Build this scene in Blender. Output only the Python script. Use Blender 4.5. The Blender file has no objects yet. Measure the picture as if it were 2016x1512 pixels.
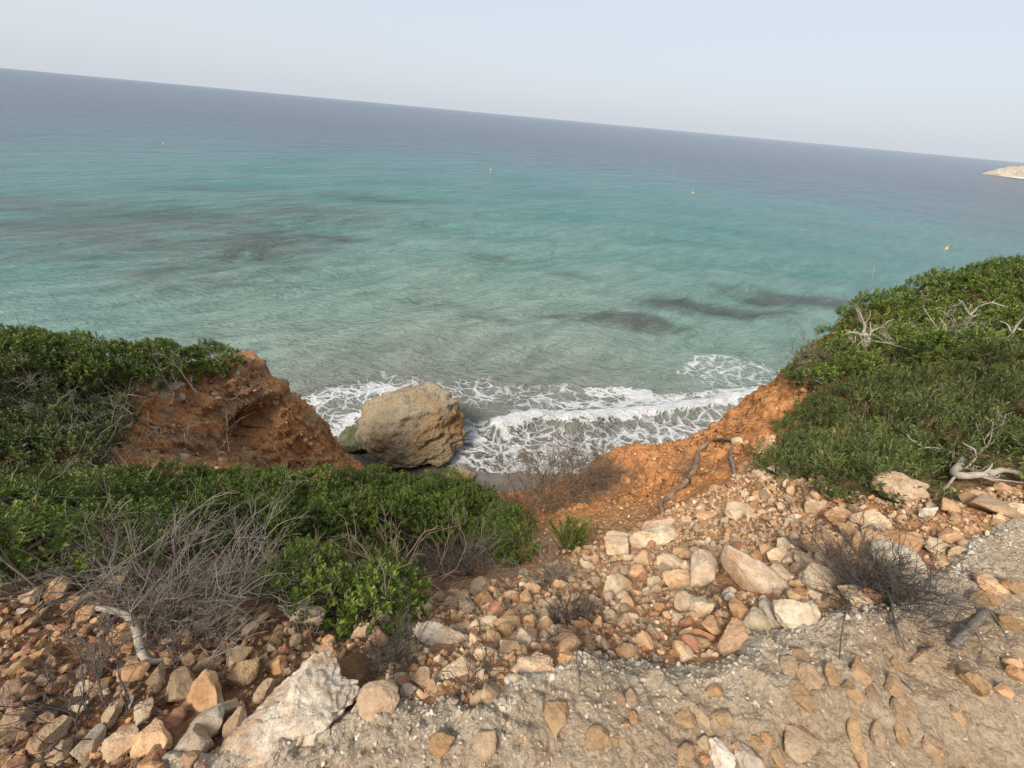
import bpy, bmesh, math, random
import numpy as np
from mathutils import Matrix, Vector
from mathutils.bvhtree import BVHTree

# ------------------------------------------------------------------ camera, world, sun, exposure
sc = bpy.context.scene
COL = sc.collection
FPX = 757.0; PITCH = math.radians(34.85); ROLL = math.radians(5.3); CAMZ = 11.0
FW = np.array([0, math.cos(PITCH), -math.sin(PITCH)])
_u0 = np.array([0, math.sin(PITCH), math.cos(PITCH)]); _r0 = np.array([1.0, 0, 0])
RT = math.cos(ROLL) * _r0 + math.sin(ROLL) * _u0
UP = -math.sin(ROLL) * _r0 + math.cos(ROLL) * _u0
CAM = np.array([0, 0, CAMZ])
cd = bpy.data.cameras.new('camera'); co = bpy.data.objects.new('camera', cd); COL.objects.link(co)
cd.sensor_width = 36; cd.sensor_fit = 'HORIZONTAL'; cd.lens = 36 * FPX / 2016
cd.clip_start = 0.05; cd.clip_end = 120000
M = Matrix.Identity(4)
for i in range(3):
    M[i][0] = RT[i]; M[i][1] = UP[i]; M[i][2] = -FW[i]; M[i][3] = CAM[i]
co.matrix_world = M
sc.camera = co

SUN_AZ = math.radians(-145); SUN_EL = math.radians(50)      # azimuth measured from +Y towards +X
sdir = Vector((math.sin(SUN_AZ) * math.cos(SUN_EL), math.cos(SUN_AZ) * math.cos(SUN_EL), math.sin(SUN_EL)))
w = bpy.data.worlds.new('World'); sc.world = w; w.use_nodes = True
nt = w.node_tree; nt.nodes.clear()
sky = nt.nodes.new('ShaderNodeTexSky'); sky.sky_type = 'NISHITA'; sky.sun_disc = False
sky.sun_elevation = SUN_EL; sky.sun_rotation = SUN_AZ
sky.air_density = 1.0; sky.dust_density = 3.0; sky.ozone_density = 1.5; sky.altitude = 10
hz = nt.nodes.new('ShaderNodeMix'); hz.data_type = 'RGBA'; hz.inputs[0].default_value = 0.72
hz.inputs[7].default_value = (6.1, 6.5, 7.1, 1)             # thin even overcast veil
bg = nt.nodes.new('ShaderNodeBackground'); bg.inputs[1].default_value = 0.073
wo = nt.nodes.new('ShaderNodeOutputWorld')
nt.links.new(sky.outputs[0], hz.inputs[6]); nt.links.new(hz.outputs[2], bg.inputs[0]); nt.links.new(bg.outputs[0], wo.inputs[0])
sl = bpy.data.lights.new('sun', 'SUN'); sl.energy = 2.6; sl.angle = math.radians(16); sl.color = (1, 0.93, 0.83)
so = bpy.data.objects.new('sun', sl); COL.objects.link(so)
so.rotation_euler = sdir.to_track_quat('Z', 'Y').to_euler(); so.location = (-20, 10, 40)
sc.view_settings.view_transform = 'Standard'; sc.view_settings.look = 'None'
sc.view_settings.gamma = 1; sc.view_settings.exposure = 0.9; sc.view_settings.use_curve_mapping = False
sc.cycles.max_bounces = 6; sc.cycles.diffuse_bounces = 3; sc.cycles.transparent_max_bounces = 4
sc.cycles.use_denoising = True

RNG = np.random.default_rng(7)

# ------------------------------------------------------------------ maths helpers
def ray(px, py):
    return FW + RT * (px - 1008) / FPX + UP * (756 - py) / FPX
def Pz(px, py, z):
    d = ray(px, py); return CAM + d * ((z - CAMZ) / d[2])
def Pd(px, py, dist):
    d = ray(px, py); return CAM + d / math.hypot(d[0], d[1]) * dist
def proj(p):
    v = np.asarray(p, float) - CAM
    k = v @ FW; k = np.where(np.abs(k) < 1e-4, 1e-4, k)
    x = 1008 + FPX * (v @ RT) / k; y = 756 - FPX * (v @ UP) / k
    return np.where(k > 0.02, x, -9999), np.where(k > 0.02, y, -9999), k
def sst(a, b, x):
    t = np.clip((x - a) / (b - a), 0, 1); return t * t * (3 - 2 * t)
def inpoly(x, y, poly):
    x = np.asarray(x, float); y = np.asarray(y, float); r = np.zeros(x.shape, bool); n = len(poly)
    for i in range(n):
        x1, y1 = poly[i]; x2, y2 = poly[(i + 1) % n]
        if y1 == y2: continue
        c = ((y1 > y) != (y2 > y)) & (x < (x2 - x1) * (y - y1) / (y2 - y1) + x1)
        r ^= c
    return r
def polydist(x, y, pl, closed=False):
    d = np.full(np.shape(x), 1e9); n = len(pl)
    for i in range(n if closed else n - 1):
        ax, ay = pl[i][:2]; bx, by = pl[(i + 1) % n][:2]
        dx, dy = bx - ax, by - ay; L = dx * dx + dy * dy + 1e-12
        t = np.clip(((x - ax) * dx + (y - ay) * dy) / L, 0, 1)
        d = np.minimum(d, np.hypot(x - ax - t * dx, y - ay - t * dy))
    return d
_pm = np.random.default_rng(3).permutation(256); _pm = np.concatenate([_pm, _pm, _pm])
_g3 = np.random.default_rng(4).normal(size=(256, 3)); _g3 /= np.linalg.norm(_g3, axis=1)[:, None]
def perlin(p):
    p = np.asarray(p, float); i = np.floor(p).astype(int); f = p - i; i &= 255
    u = f * f * f * (f * (f * 6 - 15) + 10); r = 0
    for a in (0, 1):
        for b in (0, 1):
            for c in (0, 1):
                h = _pm[_pm[_pm[i[..., 0] + a] + i[..., 1] + b] + i[..., 2] + c]
                d = (_g3[h] * (f - np.array([a, b, c]))).sum(-1)
                wgt = (u[..., 0] if a else 1 - u[..., 0]) * (u[..., 1] if b else 1 - u[..., 1]) * (u[..., 2] if c else 1 - u[..., 2])
                r = r + d * wgt
    return r * 1.5
def fbm(p, o=4, lac=2.03, g=0.5):
    r = 0; a = 1.0; p = np.asarray(p, float)
    for k in range(o):
        r = r + a * perlin(p); p = p * lac + 17.3; a *= g
    return r
def ridged(p, o=4):
    r = 0; a = 1.0; p = np.asarray(p, float)
    for k in range(o):
        r = r + a * (1 - 2 * np.abs(perlin(p))); p = p * 2.07 + 9.1; a *= 0.5
    return r
_wj = np.random.default_rng(5).random((256, 3))
def worley2(x, y):
    ix = np.floor(x).astype(int); iy = np.floor(y).astype(int)
    f1 = np.full(x.shape, 9.0); f2 = np.full(x.shape, 9.0); idv = np.zeros(x.shape)
    for a in (-1, 0, 1):
        for b in (-1, 0, 1):
            h = _pm[_pm[(ix + a) & 255] + ((iy + b) & 255)]
            d = np.hypot(ix + a + _wj[h, 0] - x, iy + b + _wj[h, 1] - y)
            nw = d < f1
            f2 = np.where(nw, f1, np.minimum(f2, d)); idv = np.where(nw, _wj[h, 2], idv); f1 = np.where(nw, d, f1)
    return f1, f2, idv
def xyz(x, y, z=0.0):
    return np.stack(np.broadcast_arrays(x, y, z), -1)

# ------------------------------------------------------------------ mesh helpers
def mk(name, V, F, mat, parent=None, smooth=True, attrs=None, loc=None):
    V = np.asarray(V, np.float32); F = np.asarray(F, np.int32); n = F.shape[1]
    if loc is not None: V = (V - np.asarray(loc, np.float32)).astype(np.float32)
    me = bpy.data.meshes.new(name)
    me.vertices.add(len(V)); me.vertices.foreach_set('co', V.ravel())
    me.loops.add(F.size); me.loops.foreach_set('vertex_index', F.ravel())
    me.polygons.add(len(F)); me.polygons.foreach_set('loop_start', np.arange(0, F.size, n, dtype=np.int32))
    me.polygons.foreach_set('loop_total', np.full(len(F), n, np.int32))
    me.polygons.foreach_set('use_smooth', np.full(len(F), smooth))
    me.update(calc_edges=True)
    for k, a in (attrs or {}).items():
        a = np.asarray(a, np.float32)
        if a.ndim == 1:
            at = me.attributes.new(k, 'FLOAT', 'POINT'); at.data.foreach_set('value', a)
        else:
            at = me.attributes.new(k, 'FLOAT_COLOR', 'POINT')
            at.data.foreach_set('color', np.concatenate([a, np.ones((len(a), 1), np.float32)], 1).ravel())
    me.materials.append(mat)
    o = bpy.data.objects.new(name, me); COL.objects.link(o)
    if parent is not None: o.parent = parent
    elif loc is not None: o.location = loc
    return o
def empty(name, loc):
    o = bpy.data.objects.new(name, None); COL.objects.link(o); o.location = loc; o.empty_display_size = 0.1
    return o
def tag(o, label=None, cat=None, group=None, kind=None):
    if label: o['label'] = label
    if cat: o['category'] = cat
    if group: o['group'] = group
    if kind: o['kind'] = kind
    return o
def gridfaces(nx, ny):
    i = np.arange(ny - 1)[:, None] * nx + np.arange(nx - 1)[None]
    return np.stack([i, i + 1, i + nx + 1, i + nx], -1).reshape(-1, 4)
def tubes(P, R, sides=3):
    P = np.asarray(P, float); R = np.asarray(R, float); N, K, _ = P.shape
    T = np.gradient(P, axis=1); T /= np.linalg.norm(T, axis=2)[..., None] + 1e-9
    A = np.where(np.abs(T[..., 2:3]) < 0.9, np.array([0, 0, 1.0]), np.array([1.0, 0, 0]))
    U = np.cross(T, A); U /= np.linalg.norm(U, axis=2)[..., None] + 1e-9
    W = np.cross(T, U); an = np.arange(sides) * 2 * math.pi / sides
    V = P[:, :, None, :] + R[:, :, None, None] * (U[:, :, None, :] * np.cos(an)[:, None] + W[:, :, None, :] * np.sin(an)[:, None])
    b = (np.arange(N) * K * sides)[:, None, None] + (np.arange(K - 1) * sides)[None, :, None] + np.arange(sides)[None, None, :]
    nx = (np.arange(N) * K * sides)[:, None, None] + (np.arange(K - 1) * sides)[None, :, None] + ((np.arange(sides) + 1) % sides)[None, None, :]
    F = np.stack([b, nx, nx + sides, b + sides], -1).reshape(-1, 4)
    return V.reshape(-1, 3), F

# ------------------------------------------------------------------ material helpers
def mat(name):
    m = bpy.data.materials.new(name); m.use_nodes = True
    t = m.node_tree; b = t.nodes['Principled BSDF']
    return m, t, b
def nd(t, typ, **kw):
    n = t.nodes.new(typ)
    for k, v in kw.items():
        if k.startswith('i_'): n.inputs[k[2:].replace('_', ' ')].default_value = v
        else: setattr(n, k, v)
    return n
def mixc(t, fac, a, b, mode='MIX'):
    n = t.nodes.new('ShaderNodeMix'); n.data_type = 'RGBA'; n.blend_type = mode
    for s, v in ((0, fac), (6, a), (7, b)):
        if hasattr(v, 'links'): t.links.new(v, n.inputs[s])
        elif s == 0: n.inputs[0].default_value = v
        else: n.inputs[s].default_value = (*v, 1)
    return n.outputs[2]
def mth(t, op, a, b=None, c=None, clamp=False):
    n = t.nodes.new('ShaderNodeMath'); n.operation = op; n.use_clamp = clamp
    for s, v in enumerate((a, b, c)):
        if v is None: continue
        if hasattr(v, 'links'): t.links.new(v, n.inputs[s])
        else: n.inputs[s].default_value = v
    return n.outputs[0]
def ramp(t, fac, stops, interp='LINEAR'):
    n = t.nodes.new('ShaderNodeValToRGB'); cr = n.color_ramp; cr.interpolation = interp
    while len(cr.elements) < len(stops): cr.elements.new(0.5)
    for e, (p, c) in zip(cr.elements, stops):
        e.position = p; e.color = (*c, 1) if len(c) == 3 else c
    t.links.new(fac, n.inputs[0]); return n.outputs[0]
def noise(t, scale, detail=4, rough=0.55, vec=None, dist=0.0):
    n = nd(t, 'ShaderNodeTexNoise'); n.inputs['Scale'].default_value = scale; n.inputs['Detail'].default_value = detail
    n.inputs['Roughness'].default_value = rough; n.inputs['Distortion'].default_value = dist
    if vec is not None: t.links.new(vec, n.inputs['Vector'])
    return n.outputs[0]
def attr(t, name, typ='GEOMETRY'):
    n = nd(t, 'ShaderNodeAttribute'); n.attribute_name = name; n.attribute_type = typ; return n
def bump(t, h, dist, strength=1.0, nrm=None):
    n = nd(t, 'ShaderNodeBump'); n.inputs['Distance'].default_value = dist; n.inputs['Strength'].default_value = strength
    t.links.new(h, n.inputs['Height'])
    if nrm is not None: t.links.new(nrm, n.inputs['Normal'])
    return n.outputs[0]
def pos(t): return nd(t, 'ShaderNodeNewGeometry').outputs['Position']
def objc(t): return nd(t, 'ShaderNodeTexCoord').outputs['Object']

def soil_material():
    m, t, b = mat('eroded_soil'); c = attr(t, 'Col').outputs[0]; p = pos(t)
    n1 = noise(t, 2.2, 6, 0.65, p); n2 = noise(t, 14, 5, 0.7, p); n3 = noise(t, 70, 4, 0.7, p)
    v = nd(t, 'ShaderNodeTexVoronoi'); v.inputs['Scale'].default_value = 26; t.links.new(p, v.inputs['Vector'])
    c1 = mixc(t, 1.0, c, ramp(t, n1, [(0.25, (0.55, 0.50, 0.46)), (0.5, (1, 1, 1)), (0.75, (1.3, 1.3, 1.25))]), 'MULTIPLY')
    c2 = mixc(t, 1.0, c1, ramp(t, n2, [(0.3, (0.52, 0.48, 0.46)), (0.5, (1, 1, 1)), (0.72, (1.4, 1.45, 1.5))]), 'MULTIPLY')
    peb = ramp(t, v.outputs['Color'], [(0.6, (0, 0, 0)), (0.75, (1, 1, 1))])
    ped = ramp(t, v.outputs['Distance'], [(0.18, (1, 1, 1)), (0.4, (0, 0, 0))])
    pf = mth(t, 'MULTIPLY', mth(t, 'MULTIPLY', peb, ped), 0.55)
    c3 = mixc(t, pf, c2, (0.46, 0.30, 0.18))
    t.links.new(c3, b.inputs['Base Color']); b.inputs['Roughness'].default_value = 0.95
    b.inputs['Specular IOR Level'].default_value = 0.15
    h = mth(t, 'ADD', mth(t, 'MULTIPLY', n2, 0.7), mth(t, 'ADD', mth(t, 'MULTIPLY', n3, 0.22), mth(t, 'MULTIPLY', v.outputs['Distance'], -0.25)))
    t.links.new(bump(t, h, 0.09, 1.0), b.inputs['Normal'])
    return m
def stone_material(name, by_attr, scale=1.0):
    m, t, b = mat(name)
    if by_attr: c = attr(t, 'Col').outputs[0]; p = pos(t)
    else: c = nd(t, 'ShaderNodeObjectInfo').outputs['Color']; p = objc(t)
    if not by_attr:
        geo = pos(t); p = geo
    n1 = noise(t, 9 * scale, 6, 0.65, p); n2 = noise(t, 45 * scale, 5, 0.7, p); n3 = noise(t, 160 * scale, 3, 0.7, p)
    c1 = mixc(t, 1.0, c, ramp(t, n1, [(0.28, (0.72, 0.58, 0.46)), (0.5, (1, 1, 1)), (0.7, (1.22, 1.27, 1.3))]), 'MULTIPLY')
    c2 = mixc(t, 1.0, c1, ramp(t, n2, [(0.28, (0.66, 0.62, 0.58)), (0.48, (1, 1, 1)), (0.75, (1.22, 1.22, 1.2))]), 'MULTIPLY')
    n0 = noise(t, 6 * scale, 4, 0.6, p); c2 = mixc(t, mth(t, 'MULTIPLY', ramp(t, n0, [(0.50, (0, 0, 0)), (0.66, (1, 1, 1))]), 0.45), c2, (0.36, 0.185, 0.085))
    t.links.new(c2, b.inputs['Base Color']); b.inputs['Roughness'].default_value = 0.88
    b.inputs['Specular IOR Level'].default_value = 0.25
    h = mth(t, 'ADD', mth(t, 'MULTIPLY', n1, 0.6), mth(t, 'ADD', mth(t, 'MULTIPLY', n2, 0.5), mth(t, 'MULTIPLY', n3, 0.16)))
    t.links.new(bump(t, h, 0.022 / scale, 1.0), b.inputs['Normal'])
    return m
def boulder_material():
    m, t, b = mat('boulder_limestone'); p = objc(t)
    n1 = noise(t, 0.8, 6, 0.6, p); n2 = noise(t, 3.2, 7, 0.72, p); n3 = noise(t, 13, 5, 0.75, p)
    zz = nd(t, 'ShaderNodeSeparateXYZ'); t.links.new(p, zz.inputs[0])
    c = ramp(t, mth(t, 'SUBTRACT', n1, mth(t, 'MULTIPLY_ADD', zz.outputs[2], 0.07, 0.0)), [(0.3, (0.56, 0.47, 0.33)), (0.42, (0.54, 0.43, 0.28)), (0.54, (0.48, 0.33, 0.18)), (0.66, (0.44, 0.25, 0.10))])
    c = mixc(t, 1.0, c, ramp(t, n2, [(0.3, (0.62, 0.58, 0.54)), (0.5, (1.08, 1.08, 1.06)), (0.7, (1.32, 1.32, 1.28))]), 'MULTIPLY')
    c = mixc(t, 1.0, c, ramp(t, n3, [(0.3, (0.72, 0.7, 0.68)), (0.5, (1, 1, 1)), (0.75, (1.15, 1.15, 1.15))]), 'MULTIPLY')
    z = nd(t, 'ShaderNodeSeparateXYZ'); t.links.new(pos(t), z.inputs[0])
    wet = mth(t, 'SUBTRACT', 1.0, mth(t, 'MULTIPLY_ADD', z.outputs[2], 2.6, mth(t, 'MULTIPLY_ADD', n2, 0.8, -0.45), clamp=True), clamp=True)
    c = mixc(t, mth(t, 'MULTIPLY', wet, 0.8), c, (0.075, 0.062, 0.042))
    t.links.new(c, b.inputs['Base Color']); b.inputs['Roughness'].default_value = 0.9; b.inputs['Specular IOR Level'].default_value = 0.2
    h = mth(t, 'ADD', mth(t, 'MULTIPLY', n2, 1.0), mth(t, 'MULTIPLY', n3, 0.4))
    t.links.new(bump(t, h, 0.45, 1.0), b.inputs['Normal'])
    return m
def moss_material():
    m, t, b = mat('mossy_rock'); p = objc(t); n1 = noise(t, 3, 6, 0.65, p); n2 = noise(t, 14, 5, 0.7, p)
    c = ramp(t, n1, [(0.3, (0.05, 0.055, 0.022)), (0.5, (0.13, 0.135, 0.06)), (0.7, (0.22, 0.20, 0.11))])
    c = mixc(t, 1.0, c, ramp(t, n2, [(0.3, (0.6, 0.6, 0.6)), (0.6, (1.15, 1.15, 1.15))]), 'MULTIPLY')
    t.links.new(c, b.inputs['Base Color']); b.inputs['Roughness'].default_value = 0.85
    t.links.new(bump(t, mth(t, 'ADD', n1, mth(t, 'MULTIPLY', n2, 0.4)), 0.12), b.inputs['Normal']); return m
def crust_material():
    m, t, b = mat('cemented_gravel_crust'); p = pos(t); e = attr(t, 'edge').outputs['Fac']
    n0 = noise(t, 1.6, 4, 0.6, p); n1 = noise(t, 16, 5, 0.65, p); n2 = noise(t, 75, 5, 0.75, p); n3 = noise(t, 240, 3, 0.7, p)
    v = nd(t, 'ShaderNodeTexVoronoi'); v.inputs['Scale'].default_value = 62; t.links.new(p, v.inputs['Vector'])
    tan = ramp(t, n0, [(0.3, (0.44, 0.325, 0.21)), (0.5, (0.49, 0.38, 0.26)), (0.66, (0.38, 0.255, 0.15))])
    c = mixc(t, e, tan, (0.53, 0.46, 0.36))
    c = mixc(t, 1.0, c, ramp(t, n1, [(0.3, (0.72, 0.68, 0.62)), (0.5, (1, 1, 1)), (0.72, (1.18, 1.18, 1.18))]), 'MULTIPLY')
    c = mixc(t, 1.0, c, ramp(t, n2, [(0.3, (0.62, 0.56, 0.5)), (0.5, (1, 1, 1)), (0.7, (1.25, 1.25, 1.25))]), 'MULTIPLY')
    g = mth(t, 'MULTIPLY', ramp(t, v.outputs['Color'], [(0.7, (0, 0, 0)), (0.8, (1, 1, 1))]), 0.35)
    c = mixc(t, g, c, (0.52, 0.36, 0.2))
    t.links.new(c, b.inputs['Base Color']); b.inputs['Roughness'].default_value = 0.95; b.inputs['Specular IOR Level'].default_value = 0.15
    h = mth(t, 'ADD', mth(t, 'MULTIPLY', n1, 0.5), mth(t, 'ADD', mth(t, 'MULTIPLY', n2, 0.55), mth(t, 'ADD', mth(t, 'MULTIPLY', n3, 0.15), mth(t, 'MULTIPLY', v.outputs['Distance'], -0.35))))
    t.links.new(bump(t, h, 0.034, 1.0), b.inputs['Normal']); return m
def leaf_material(name, dark, light, young):
    m, t, b = mat(name); a = attr(t, 'tint').outputs['Fac']
    c = ramp(t, a, [(0.0, (0.16, 0.10, 0.035)), (0.03, (0.15, 0.10, 0.04)), (0.06, dark), (0.7, light), (1.0, young)])
    bf = nd(t, 'ShaderNodeNewGeometry').outputs['Backfacing']
    c = mixc(t, mth(t, 'MULTIPLY', bf, 0.35), c, (0.14, 0.19, 0.08))
    t.links.new(c, b.inputs['Base Color']); b.inputs['Roughness'].default_value = 0.5; b.inputs['Specular IOR Level'].default_value = 0.35
    tr = nd(t, 'ShaderNodeBsdfTranslucent'); t.links.new(c, tr.inputs[0])
    mx = nd(t, 'ShaderNodeMixShader'); mx.inputs[0].default_value = 0.22
    t.links.new(b.outputs[0], mx.inputs[1]); t.links.new(tr.outputs[0], mx.inputs[2])
    t.links.new(mx.outputs[0], t.nodes['Material Output'].inputs[0]); return m
def wood_material(name, c0, c1, sc_=30):
    m, t, b = mat(name); p = objc(t); n = noise(t, sc_, 5, 0.7, p); n2 = noise(t, 4, 3, 0.5, p)
    c = ramp(t, mth(t, 'ADD', mth(t, 'MULTIPLY', n, 0.6), mth(t, 'MULTIPLY', n2, 0.4)), [(0.35, c0), (0.62, c1)])
    t.links.new(c, b.inputs['Base Color']); b.inputs['Roughness'].default_value = 0.9; b.inputs['Specular IOR Level'].default_value = 0.2
    t.links.new(bump(t, n, 0.008), b.inputs['Normal']); return m
def plain(name, col, rough=0.6):
    m, t, b = mat(name); n = noise(t, 6, 4, 0.6, objc(t))
    c = mixc(t, 1.0, col, ramp(t, n, [(0.3, (0.8, 0.8, 0.8)), (0.7, (1.1, 1.1, 1.1))]), 'MULTIPLY')
    t.links.new(c, b.inputs['Base Color']); b.inputs['Roughness'].default_value = rough; return m
def sand_material():
    m, t, b = mat('wet_sand'); p = pos(t); n = noise(t, 3, 5, 0.6, p); n2 = noise(t, 60, 4, 0.7, p)
    c = ramp(t, n, [(0.3, (0.115, 0.10, 0.085)), (0.7, (0.17, 0.15, 0.125))])
    c = mixc(t, 1.0, c, ramp(t, n2, [(0.3, (0.85, 0.85, 0.85)), (0.7, (1.12, 1.12, 1.12))]), 'MULTIPLY')
    t.links.new(c, b.inputs['Base Color']); b.inputs['Roughness'].default_value = 0.5; b.inputs['Specular IOR Level'].default_value = 0.3
    t.links.new(bump(t, n2, 0.01, 0.6), b.inputs['Normal']); return m
def sea_material():
    m, t, b = mat('sea_water'); p = pos(t)
    sx = nd(t, 'ShaderNodeSeparateXYZ'); t.links.new(p, sx.inputs[0])
    flat = nd(t, 'ShaderNodeCombineXYZ'); t.links.new(sx.outputs[0], flat.inputs[0]); t.links.new(sx.outputs[1], flat.inputs[1])
    fv = flat.outputs[0]
    ln = nd(t, 'ShaderNodeVectorMath', operation='LENGTH'); t.links.new(fv, ln.inputs[0])
    big = noise(t, 0.02, 4, 0.6, fv); med = noise(t, 0.11, 4, 0.6, fv)
    lg = mth(t, 'LOGARITHM', ln.outputs['Value'], 10.0)
    u = mth(t, 'ADD', mth(t, 'MULTIPLY', mth(t, 'SUBTRACT', lg, 1.0), 0.5), mth(t, 'ADD', mth(t, 'MULTIPLY_ADD', big, 0.16, -0.08), mth(t, 'MULTIPLY_ADD', med, 0.10, -0.05)))
    c = ramp(t, u, [(0.02, (0.175, 0.168, 0.140)), (0.08, (0.220, 0.232, 0.192)), (0.16, (0.225, 0.300, 0.250)), (0.28, (0.150, 0.262, 0.228)),
                    (0.40, (0.072, 0.200, 0.190)), (0.50, (0.050, 0.165, 0.178)), (0.58, (0.038, 0.105, 0.138)), (0.70, (0.022, 0.055, 0.096)), (0.9, (0.020, 0.050, 0.092))])
    weed = attr(t, 'weed').outputs['Fac']
    wr = nd(t, 'ShaderNodeVectorRotate'); wr.inputs['Angle'].default_value = math.radians(-32); t.links.new(fv, wr.inputs['Vector']); wv = nd(t, 'ShaderNodeVectorMath', operation='MULTIPLY'); wv.inputs[1].default_value = (0.38, 1.0, 1); t.links.new(wr.outputs[0], wv.inputs[0]); wn = noise(t, 0.7, 7, 0.74, wv.outputs[0], 0.8)
    wf = mth(t, 'MULTIPLY', ramp(t, mth(t, 'ADD', mth(t, 'MULTIPLY', weed, 0.42), mth(t, 'MULTIPLY', wn, 0.75)), [(0.46, (0, 0, 0)), (0.70, (1, 1, 1))]), mth(t, 'MULTIPLY', sst_node(t, weed), 0.8))
    c = mixc(t, wf, c, (0.070, 0.072, 0.066))
    # foam lace
    dn = nd(t, 'ShaderNodeTexNoise'); dn.inputs['Scale'].default_value = 0.9; dn.inputs['Detail'].default_value = 4; t.links.new(fv, dn.inputs['Vector'])
    off = nd(t, 'ShaderNodeVectorMath', operation='MULTIPLY_ADD'); t.links.new(dn.outputs['Color'], off.inputs[0]); off.inputs[1].default_value = (1.5, 1.5, 0); t.links.new(fv, off.inputs[2])
    st = nd(t, 'ShaderNodeVectorMath', operation='MULTIPLY'); st.inputs[1].default_value = (0.8, 1.15, 1); t.links.new(off.outputs[0], st.inputs[0])
    foam = attr(t, 'foam').outputs['Fac']
    va = nd(t, 'ShaderNodeTexVoronoi', feature='DISTANCE_TO_EDGE'); va.inputs['Scale'].default_value = 1.7; t.links.new(st.outputs[0], va.inputs['Vector'])
    vb = nd(t, 'ShaderNodeTexVoronoi', feature='DISTANCE_TO_EDGE'); vb.inputs['Scale'].default_value = 4.2; t.links.new(st.outputs[0], vb.inputs['Vector'])
    gn = noise(t, 1.3, 5, 0.65, fv); fn = noise(t, 9, 5, 0.7, fv)
    dens = mth(t, 'MULTIPLY', foam, mth(t, 'MULTIPLY_ADD', gn, 2.2, -0.1))
    fa = mth(t, 'SUBTRACT', mth(t, 'MULTIPLY', dens, 0.30), va.outputs['Distance'])
    fb = mth(t, 'SUBTRACT', mth(t, 'MULTIPLY', dens, 0.25), mth(t, 'ADD', vb.outputs['Distance'], 0.02))
    ff = mth(t, 'ADD', mth(t, 'MAXIMUM', fa, fb), mth(t, 'MULTIPLY_ADD', fn, 0.10, -0.05))
    ff = mth(t, 'MAXIMUM', ff, mth(t, 'MULTIPLY_ADD', foam, 1.5, mth(t, 'MULTIPLY_ADD', fn, 1.7, -2.12)))
    fm = mth(t, 'MULTIPLY', ramp(t, mth(t, 'ADD', ff, 0.5), [(0.475, (0, 0, 0)), (0.58, (1, 1, 1))]), ramp(t, foam, [(0.02, (0, 0, 0)), (0.12, (1, 1, 1))]))
    def streak(angle, sx_):
        rot = nd(t, 'ShaderNodeVectorRotate'); rot.inputs['Angle'].default_value = math.radians(angle); t.links.new(fv, rot.inputs['Vector'])
        an = nd(t, 'ShaderNodeVectorMath', operation='MULTIPLY'); an.inputs[1].default_value = (sx_, 1.0, 1); t.links.new(rot.outputs[0], an.inputs[0]); return an.outputs[0]
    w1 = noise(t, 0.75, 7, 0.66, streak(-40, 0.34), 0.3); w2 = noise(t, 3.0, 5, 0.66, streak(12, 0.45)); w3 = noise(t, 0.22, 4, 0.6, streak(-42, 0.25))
    c = mixc(t, 1.0, c, ramp(t, w1, [(0.34, (0.80, 0.84, 0.85)), (0.5, (1, 1, 1)), (0.66, (1.16, 1.14, 1.13))]), 'MULTIPLY')  # ripple light and shade painted into the colour: lighter crests, darker troughs
    c = mixc(t, 1.0, c, ramp(t, w2, [(0.30, (0.88, 0.90, 0.91)), (0.5, (1, 1, 1)), (0.70, (1.12, 1.10, 1.09))]), 'MULTIPLY')  # finer chop, its reflected light and shade likewise tinted into the colour
    c = mixc(t, fm, c, (0.80, 0.81, 0.80))
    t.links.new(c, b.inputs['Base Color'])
    t.links.new(mth(t, 'MULTIPLY_ADD', fm, 0.65, 0.14), b.inputs['Roughness'])
    b.inputs['IOR'].default_value = 1.33
    t.links.new(mth(t, 'MULTIPLY_ADD', fm, -0.1, 0.27), b.inputs['Specular IOR Level'])
    hh = mth(t, 'ADD', mth(t, 'MULTIPLY', w1, 1.7), mth(t, 'ADD', mth(t, 'MULTIPLY', w2, 0.40), mth(t, 'MULTIPLY', w3, 3.4)))
    hh = mth(t, 'ADD', hh, mth(t, 'MULTIPLY', fm, mth(t, 'MULTIPLY_ADD', fn, 0.25, 0.05)))
    t.links.new(bump(t, hh, 1.0, 0.9), b.inputs['Normal'])
    return m
def sst_node(t, s):
    return ramp(t, s, [(0.03, (0, 0, 0)), (0.5, (1, 1, 1))])

MS = {'soil': soil_material(), 'stone': stone_material('loose_stone', False), 'rubble': stone_material('rubble_stone', True, 1.4),
      'boulder': boulder_material(), 'moss': moss_material(), 'crust': crust_material(), 'sand': sand_material(), 'sea': sea_material(),
      'leaf': leaf_material('mastic_leaf', (0.036, 0.062, 0.007), (0.105, 0.150, 0.016), (0.21, 0.245, 0.04)),
      'leaf2': leaf_material('pinnate_leaf', (0.040, 0.060, 0.013), (0.112, 0.136, 0.030), (0.21, 0.215, 0.06)),
      'leaf3': leaf_material('dull_leaf', (0.036, 0.052, 0.012), (0.085, 0.115, 0.024), (0.14, 0.155, 0.045)),
      'twig': wood_material('grey_twig', (0.11, 0.092, 0.076), (0.27, 0.23, 0.19)),
      'twigbrown': wood_material('brown_twig', (0.12, 0.085, 0.06), (0.27, 0.20, 0.14)),
      'twigdark': wood_material('charred_twig', (0.05, 0.042, 0.037), (0.14, 0.12, 0.105)),
      'bleached': wood_material('bleached_wood', (0.25, 0.205, 0.155), (0.45, 0.39, 0.31), 18),
      'root': wood_material('root_bark', (0.15, 0.095, 0.055), (0.34, 0.245, 0.16), 22)}

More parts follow.
